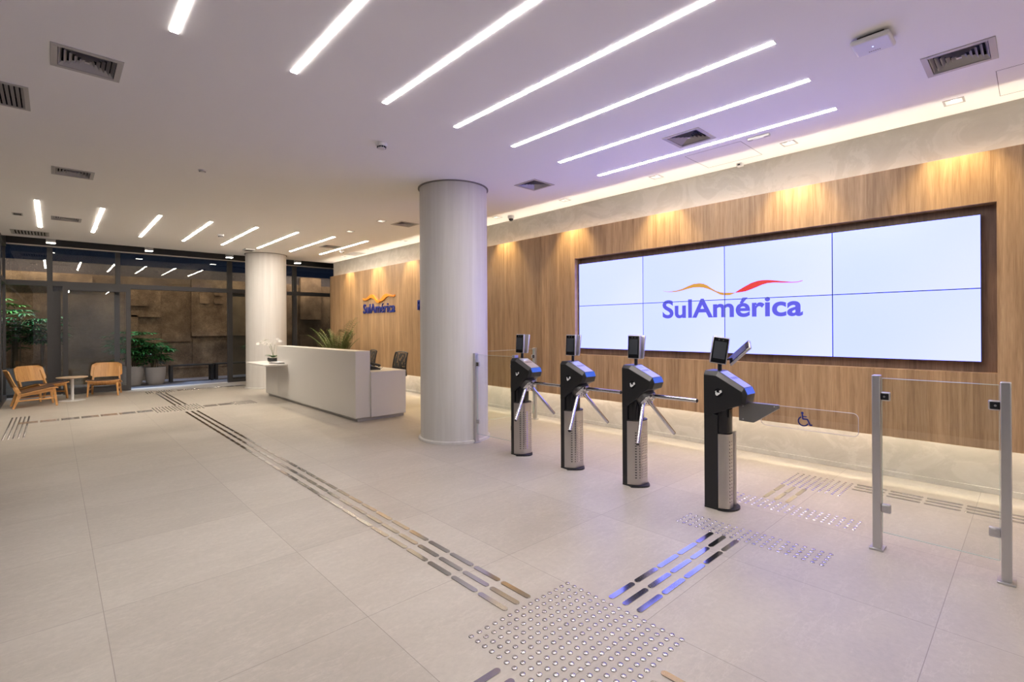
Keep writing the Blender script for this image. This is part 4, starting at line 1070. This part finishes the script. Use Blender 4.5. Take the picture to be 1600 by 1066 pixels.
# planter with big fan palms at the left
solo('planter_box', MB().box(-1.2, 1.2, -0.30, 0.30, 0.0, 0.58), mat('planter_grey', (0.33, 0.34, 0.35), 0.7), 'long grey planter box behind the glass at the left', 'planter', (-1.35, 16.15, -0.01), bevel=0.008)
M_rh = leafmat('fan_palm_leaf', (0.02, 0.085, 0.02), (0.05, 0.18, 0.05), 0.22)
M_rh2 = leafmat('fan_palm_leaf_light', (0.06, 0.20, 0.03), (0.12, 0.30, 0.05), 0.35)
M_cane = mat('cane', (0.10, 0.075, 0.04), 0.7)
def fan_palm(name, label, loc, height, spread, nst, nfr, seed, pot=None, group=None, lo=0.3, lm=None, leafl=0.26):
    random.seed(seed)
    t = thing(name, label, 'potted plant' if pot else 'plant', loc, 0, group)
    zb = 0.0
    if pot:
        pr, ph = pot; zb = ph*0.9
        part('pot', MB().lathe([(pr*0.72, 0.0), (pr*0.86, ph*0.15), (pr*0.97, ph*0.6), (pr, ph), (pr*0.9, ph), (pr*0.88, ph*0.9)], seg=32), bpy.data.materials.get('pot_stone') or mat('pot_stone', (0.36, 0.335, 0.31), 0.75), t, smooth=True)
        part('soil', MB().lathe([(pr*0.89, ph*0.88), (0.01, ph*0.9)], seg=24), bpy.data.materials.get('soil') or mat('soil', (0.03, 0.02, 0.015), 0.95), t)
    cn = MB(); lf = MB()
    for s in range(nst):
        a = random.uniform(0, 2*PI); rr = random.uniform(0.0, 0.45)*spread*0.5
        bx_, by_ = 0.12*math.cos(a)*min(1, spread), 0.12*math.sin(a)*min(1, spread)
        tx, ty, tz = rr*math.cos(a), rr*math.sin(a), zb + height*random.uniform(0.55, 0.9)
        cn.tube([(bx_, by_, zb + (0.0 if not pot else -0.02)), ((bx_+tx)/2, (by_+ty)/2, (zb+tz)/2), (tx, ty, tz)], [0.014, 0.012, 0.009], 6)
        for f in range(nfr):
            h0 = zb + (tz-zb)*random.uniform(lo, 1.0); q = (h0-zb)/(tz-zb)
            px_, py_ = bx_+(tx-bx_)*q, by_+(ty-by_)*q
            b = random.uniform(0, 2*PI); el = random.uniform(0.15, 0.9)
            pl = random.uniform(0.18, 0.34)*spread
            e = Vector((px_+pl*math.cos(b), py_+pl*math.sin(b), h0+pl*el))
            cn.tube([(px_, py_, h0), ((px_+e.x)/2, (py_+e.y)/2, (h0+e.z)/2+0.02), e], 0.0035, 4)
            out = Vector((math.cos(b), math.sin(b), random.uniform(-0.2, 0.3))).normalized()
            sd = out.cross(Vector((0, 0, 1))).normalized()
            nl = random.randint(7, 10)
            for k in range(nl):
                an = R(-85 + 170*k/(nl-1)); d = out*math.cos(an) + sd*math.sin(an) + Vector((0, 0, 0.12))
                leaf_strip(lf, e, d, leafl*random.uniform(0.85, 1.25), 0.042, random.uniform(0.5, 1.0), 4, 0.3)
    part('canes', cn, M_cane, t); part('foliage', lf, lm or M_rh, t)
    return t
fan_palm('fan_palm', 'big fan palm behind the glass at the left edge, leaves catching blue light', (-0.62, 16.05, 0.573), 1.50, 1.0, 9, 11, 3, lo=0.35)
fan_palm('fan_palm', 'fan palm behind the glass, right of the big one by the left mullion', (-0.12, 16.2, 0.573), 1.25, 0.8, 6, 9, 11, lo=0.45)
fan_palm('fan_palm', 'light green fan palm top at the upper left behind the glass', (-0.95, 16.35, 0.573), 1.85, 0.75, 3, 5, 5, lm=M_rh2, lo=0.75)
fan_palm('potted_palm', 'tall fan palm in a pale stone pot outside, partly behind the door frame', (1.50, 16.1, -0.01), 0.95, 0.95, 9, 9, 21, pot=(0.24, 0.50), group='potted palms outside')
fan_palm('potted_palm', 'smaller fan palm in a round stone pot outside, beside the bench', (1.98, 16.05, -0.01), 0.72, 0.80, 8, 8, 33, pot=(0.235, 0.46), group='potted palms outside', lo=0.15)
fan_palm('potted_palm', 'fan palm outside glimpsed left of the far column', (4.66, 16.2, -0.01), 0.9, 0.8, 4, 5, 44, pot=(0.23, 0.46), group='potted palms outside')

# palm behind the desk
random.seed(12)
t = thing('potted_palm', 'feathery green palm behind the desk against the wood wall', 'potted plant', (4.92, 11.35, 0), 0)
part('pot', MB().lathe([(0.15, 0.0), (0.19, 0.06), (0.21, 0.38), (0.22, 0.40), (0.20, 0.40), (0.19, 0.36)], seg=28), M_white, t, smooth=True)
part('soil', MB().lathe([(0.19, 0.35), (0.01, 0.36)], seg=20), bpy.data.materials['soil'], t)
cn = MB(); lf = MB(); M_pl = leafmat('palm_leaf', (0.045, 0.085, 0.018), (0.20, 0.21, 0.06), 0.4)
fr_list = [(2*PI*i/22 + random.uniform(-.2, .2), random.uniform(0.70, 1.22), random.uniform(0.22, 0.58)) for i in range(44)] + [(R(-88), 1.46, 0.80), (R(-72), 1.36, 0.66), (R(-95), 1.38, 0.7)]
for a, ln, reach in fr_list:
    pts = []; 
    for i in range(12):
        q = i/11
        pts.append(Vector((0.03*math.cos(a)+reach*1.0*math.cos(a)*q**1.3*(0.75 if math.cos(a) > 0 else 1), 0.03*math.sin(a)+reach*1.15*math.sin(a)*q**1.3, 0.36 + ln*(1.15*q - 0.25*q**3))))
    cn.tube(pts, [0.007*(1-0.7*i/11) for i in range(12)], 5)
    for i in range(3, 12):
        for sub in (0, 0.5):
            if i+sub > 11: continue
            p0 = pts[i] if sub == 0 else (pts[i]+pts[min(i+1, 11)])/2
            tan = (pts[min(i+1, 11)]-pts[i-1]).normalized(); sd = tan.cross(Vector((0, 0, 1)))
            sd = sd.normalized() if sd.length > 0.05 else Vector((math.sin(a), -math.cos(a), 0))
            for s in (-1, 1):
                ll = 0.19*math.sin(PI*(0.25+0.65*(i+sub)/11))
                leaf_strip(lf, p0, sd*s + tan*0.7 + Vector((0, 0, 0.1)), ll*1.0, 0.020, 0.9, 3, 0.3)
part('fronds', cn, M_stem, t); part('foliage', lf, M_pl, t)

# benches outside
def bench(x0, x1, y, label):
    t = thing('bench', label, 'bench', ((x0+x1)/2, y, -0.01), 0, 'black benches outside')
    h = (x1-x0)/2
    part('seat', MB().box(-h, h, -0.17, 0.17, 0.435, 0.47), M_black, t, bevel=0.003)
    for s in (-1, 1):
        for yy in (-0.13, 0.13):
            part('leg', MB().box(s*(h-0.03)-0.03, s*(h-0.03)+0.03, yy-0.03, yy+0.03, 0.0, 0.435), M_black, t)
bench(2.32, 3.34, 16.25, 'black bench outside before the relief wall, beside the potted palms')
bench(3.40, 4.40, 16.25, 'black bench outside before the relief wall, nearer the far column')

# ------------------------------------------------------------ lounge chairs and side table
def lounge(loc, rz, label):
    """local -Y is the front"""
    t = thing('lounge_chair', label, 'chair', loc, rz, 'low oak lounge chairs')
    W2 = 0.238
    for s in (-1, 1):
        part('leg', MB().bar((s*W2, -0.25, 0.34), (s*(W2+0.02), -0.29, 0.0), 0.040, 0.045, up=(0, 1, 0), w1=0.028, h1=0.030), M_chairwood, t, bevel=0.004)
        lg_ = MB(); pts = [(0.26, 0.0), (0.225, 0.24), (0.33, 0.66)]
        lg_.bar((s*(W2+0.015), 0.30, 0.0), (s*W2, 0.215, 0.26), 0.030, 0.032, up=(0, 1, 0), w1=0.034, h1=0.060)
        lg_.bar((s*W2, 0.215, 0.255), (s*(W2-0.02), 0.345, 0.60), 0.034, 0.060, up=(0, 1, 0), w1=0.028, h1=0.030)
        part('leg', lg_, M_chairwood, t, bevel=0.004)
        part('side_rail', MB().bar((s*W2, -0.265, 0.315), (s*W2, 0.22, 0.235), 0.030, 0.055), M_chairwood, t, bevel=0.004)
        part('stretcher', MB().bar((s*(W2+0.008), -0.265, 0.15), (s*(W2+0.005), 0.25, 0.14), 0.022, 0.026), M_chairwood, t, bevel=0.003)
    part('front_rail', MB().box(-W2, W2, -0.275, -0.25, 0.275, 0.33), M_chairwood, t, bevel=0.004)
    part('rear_rail', MB().box(-W2, W2, 0.20, 0.225, 0.20, 0.25), M_chairwood, t, bevel=0.004)
    # seat: dished board with leather
    def sheet(w_, prof, th, nx=10, dish=0.02):
        m = MB(); top = []; bot = []
        for (y, z) in prof:
            top.append([(w_*(2*j/nx-1), y, z - dish*(1-(2*j/nx-1)**2)) for j in range(nx+1)])
            bot.append([(w_*(2*j/nx-1), y, z - th - dish*(1-(2*j/nx-1)**2)) for j in range(nx+1)])
        T = [[m.bm.verts.new(p) for p in r_] for r_ in top]; B = [[m.bm.verts.new(p) for p in r_] for r_ in bot]
        for i in range(len(T)-1):
            for j in range(nx):
                m.bm.faces.new([T[i][j], T[i][j+1], T[i+1][j+1], T[i+1][j]]); m.bm.faces.new([B[i][j], B[i+1][j], B[i+1][j+1], B[i][j+1]])
            m.bm.faces.new([T[i][0], T[i+1][0], B[i+1][0], B[i][0]]); m.bm.faces.new([T[i][nx], B[i][nx], B[i+1][nx], T[i+1][nx]])
        for j in range(nx):
            m.bm.faces.new([T[0][j], B[0][j], B[0][j+1], T[0][j+1]]); m.bm.faces.new([T[-1][j], T[-1][j+1], B[-1][j+1], B[-1][j]])
        return m
    part('seat', sheet(0.285, [(-0.31, 0.350), (-0.28, 0.362), (-0.2, 0.358), (-0.05, 0.325), (0.10, 0.29), (0.23, 0.265)], 0.016), M_chairwood, t, smooth=True)
    part('seat_pad', sheet(0.270, [(-0.30, 0.360), (-0.27, 0.374), (-0.2, 0.372), (-0.05, 0.340), (0.10, 0.305), (0.22, 0.28)], 0.012), M_leather, t, smooth=True)
    # backrest: curved rounded plate, leaning back
    br = MB(); nx, nz = 16, 8; F = []; Bk = []
    for k in range(nz+1):
        v = k/nz; rowF = []; rowB = []
        for j in range(nx+1):
            u = 2*j/nx-1
            hw_ = 0.285 - 0.020*v
            cr = 0.07
            dz = min(v, 1-v)*0.30
            cut = cr - math.sqrt(max(0, cr*cr-(cr-dz)**2)) if dz < cr else 0
            x = u*(hw_-cut); z = 0.385 + 0.315*v
            y = 0.275 + 0.11*v + 0.05*(-(u*u)) + 0.03
            rowF.append(br.bm.verts.new((x, y-0.009, z))); rowB.append(br.bm.verts.new((x, y+0.009, z)))
        F.append(rowF); Bk.append(rowB)
    for i in range(nz):
        for j in range(nx):
            br.bm.faces.new([F[i][j], F[i][j+1], F[i+1][j+1], F[i+1][j]]); br.bm.faces.new([Bk[i][j], Bk[i+1][j], Bk[i+1][j+1], Bk[i][j+1]])
        br.bm.faces.new([F[i][0], F[i+1][0], Bk[i+1][0], Bk[i][0]]); br.bm.faces.new([F[i][nx], Bk[i][nx], Bk[i+1][nx], F[i+1][nx]])
    for j in range(nx):
        br.bm.faces.new([F[0][j], Bk[0][j], Bk[0][j+1], F[0][j+1]]); br.bm.faces.new([F[-1][j], F[-1][j+1], Bk[-1][j+1], Bk[-1][j]])
    part('backrest', br, M_chairwood, t, smooth=True)
lounge((0.83, 14.12, 0), R(-10), 'low oak lounge chair with a brown leather seat, right of the small round table')
lounge((-0.27, 13.07, 0), R(96), 'low oak lounge chair seen from its side, nearest to the left picture edge')
lounge((-0.17, 14.10, 0), R(38), 'low oak lounge chair facing forward, left of the table, farthest back')
t = thing('side_table', 'small round table with pale wooden top on a white pedestal', 'table', (0.278, 13.52, 0))
part('base', MB().lathe([(0.21, 0.0), (0.21, 0.006), (0.04, 0.010)], seg=40), M_plastic, t, smooth=True)
part('pedestal', MB().lathe([(0.026, 0.01), (0.026, 0.46)], seg=20), M_plastic, t, smooth=True)
part('top', MB().lathe([(0.20, 0.455), (0.247, 0.468), (0.25, 0.478), (0.248, 0.482)], seg=48), M_tabletop, t, smooth=True)
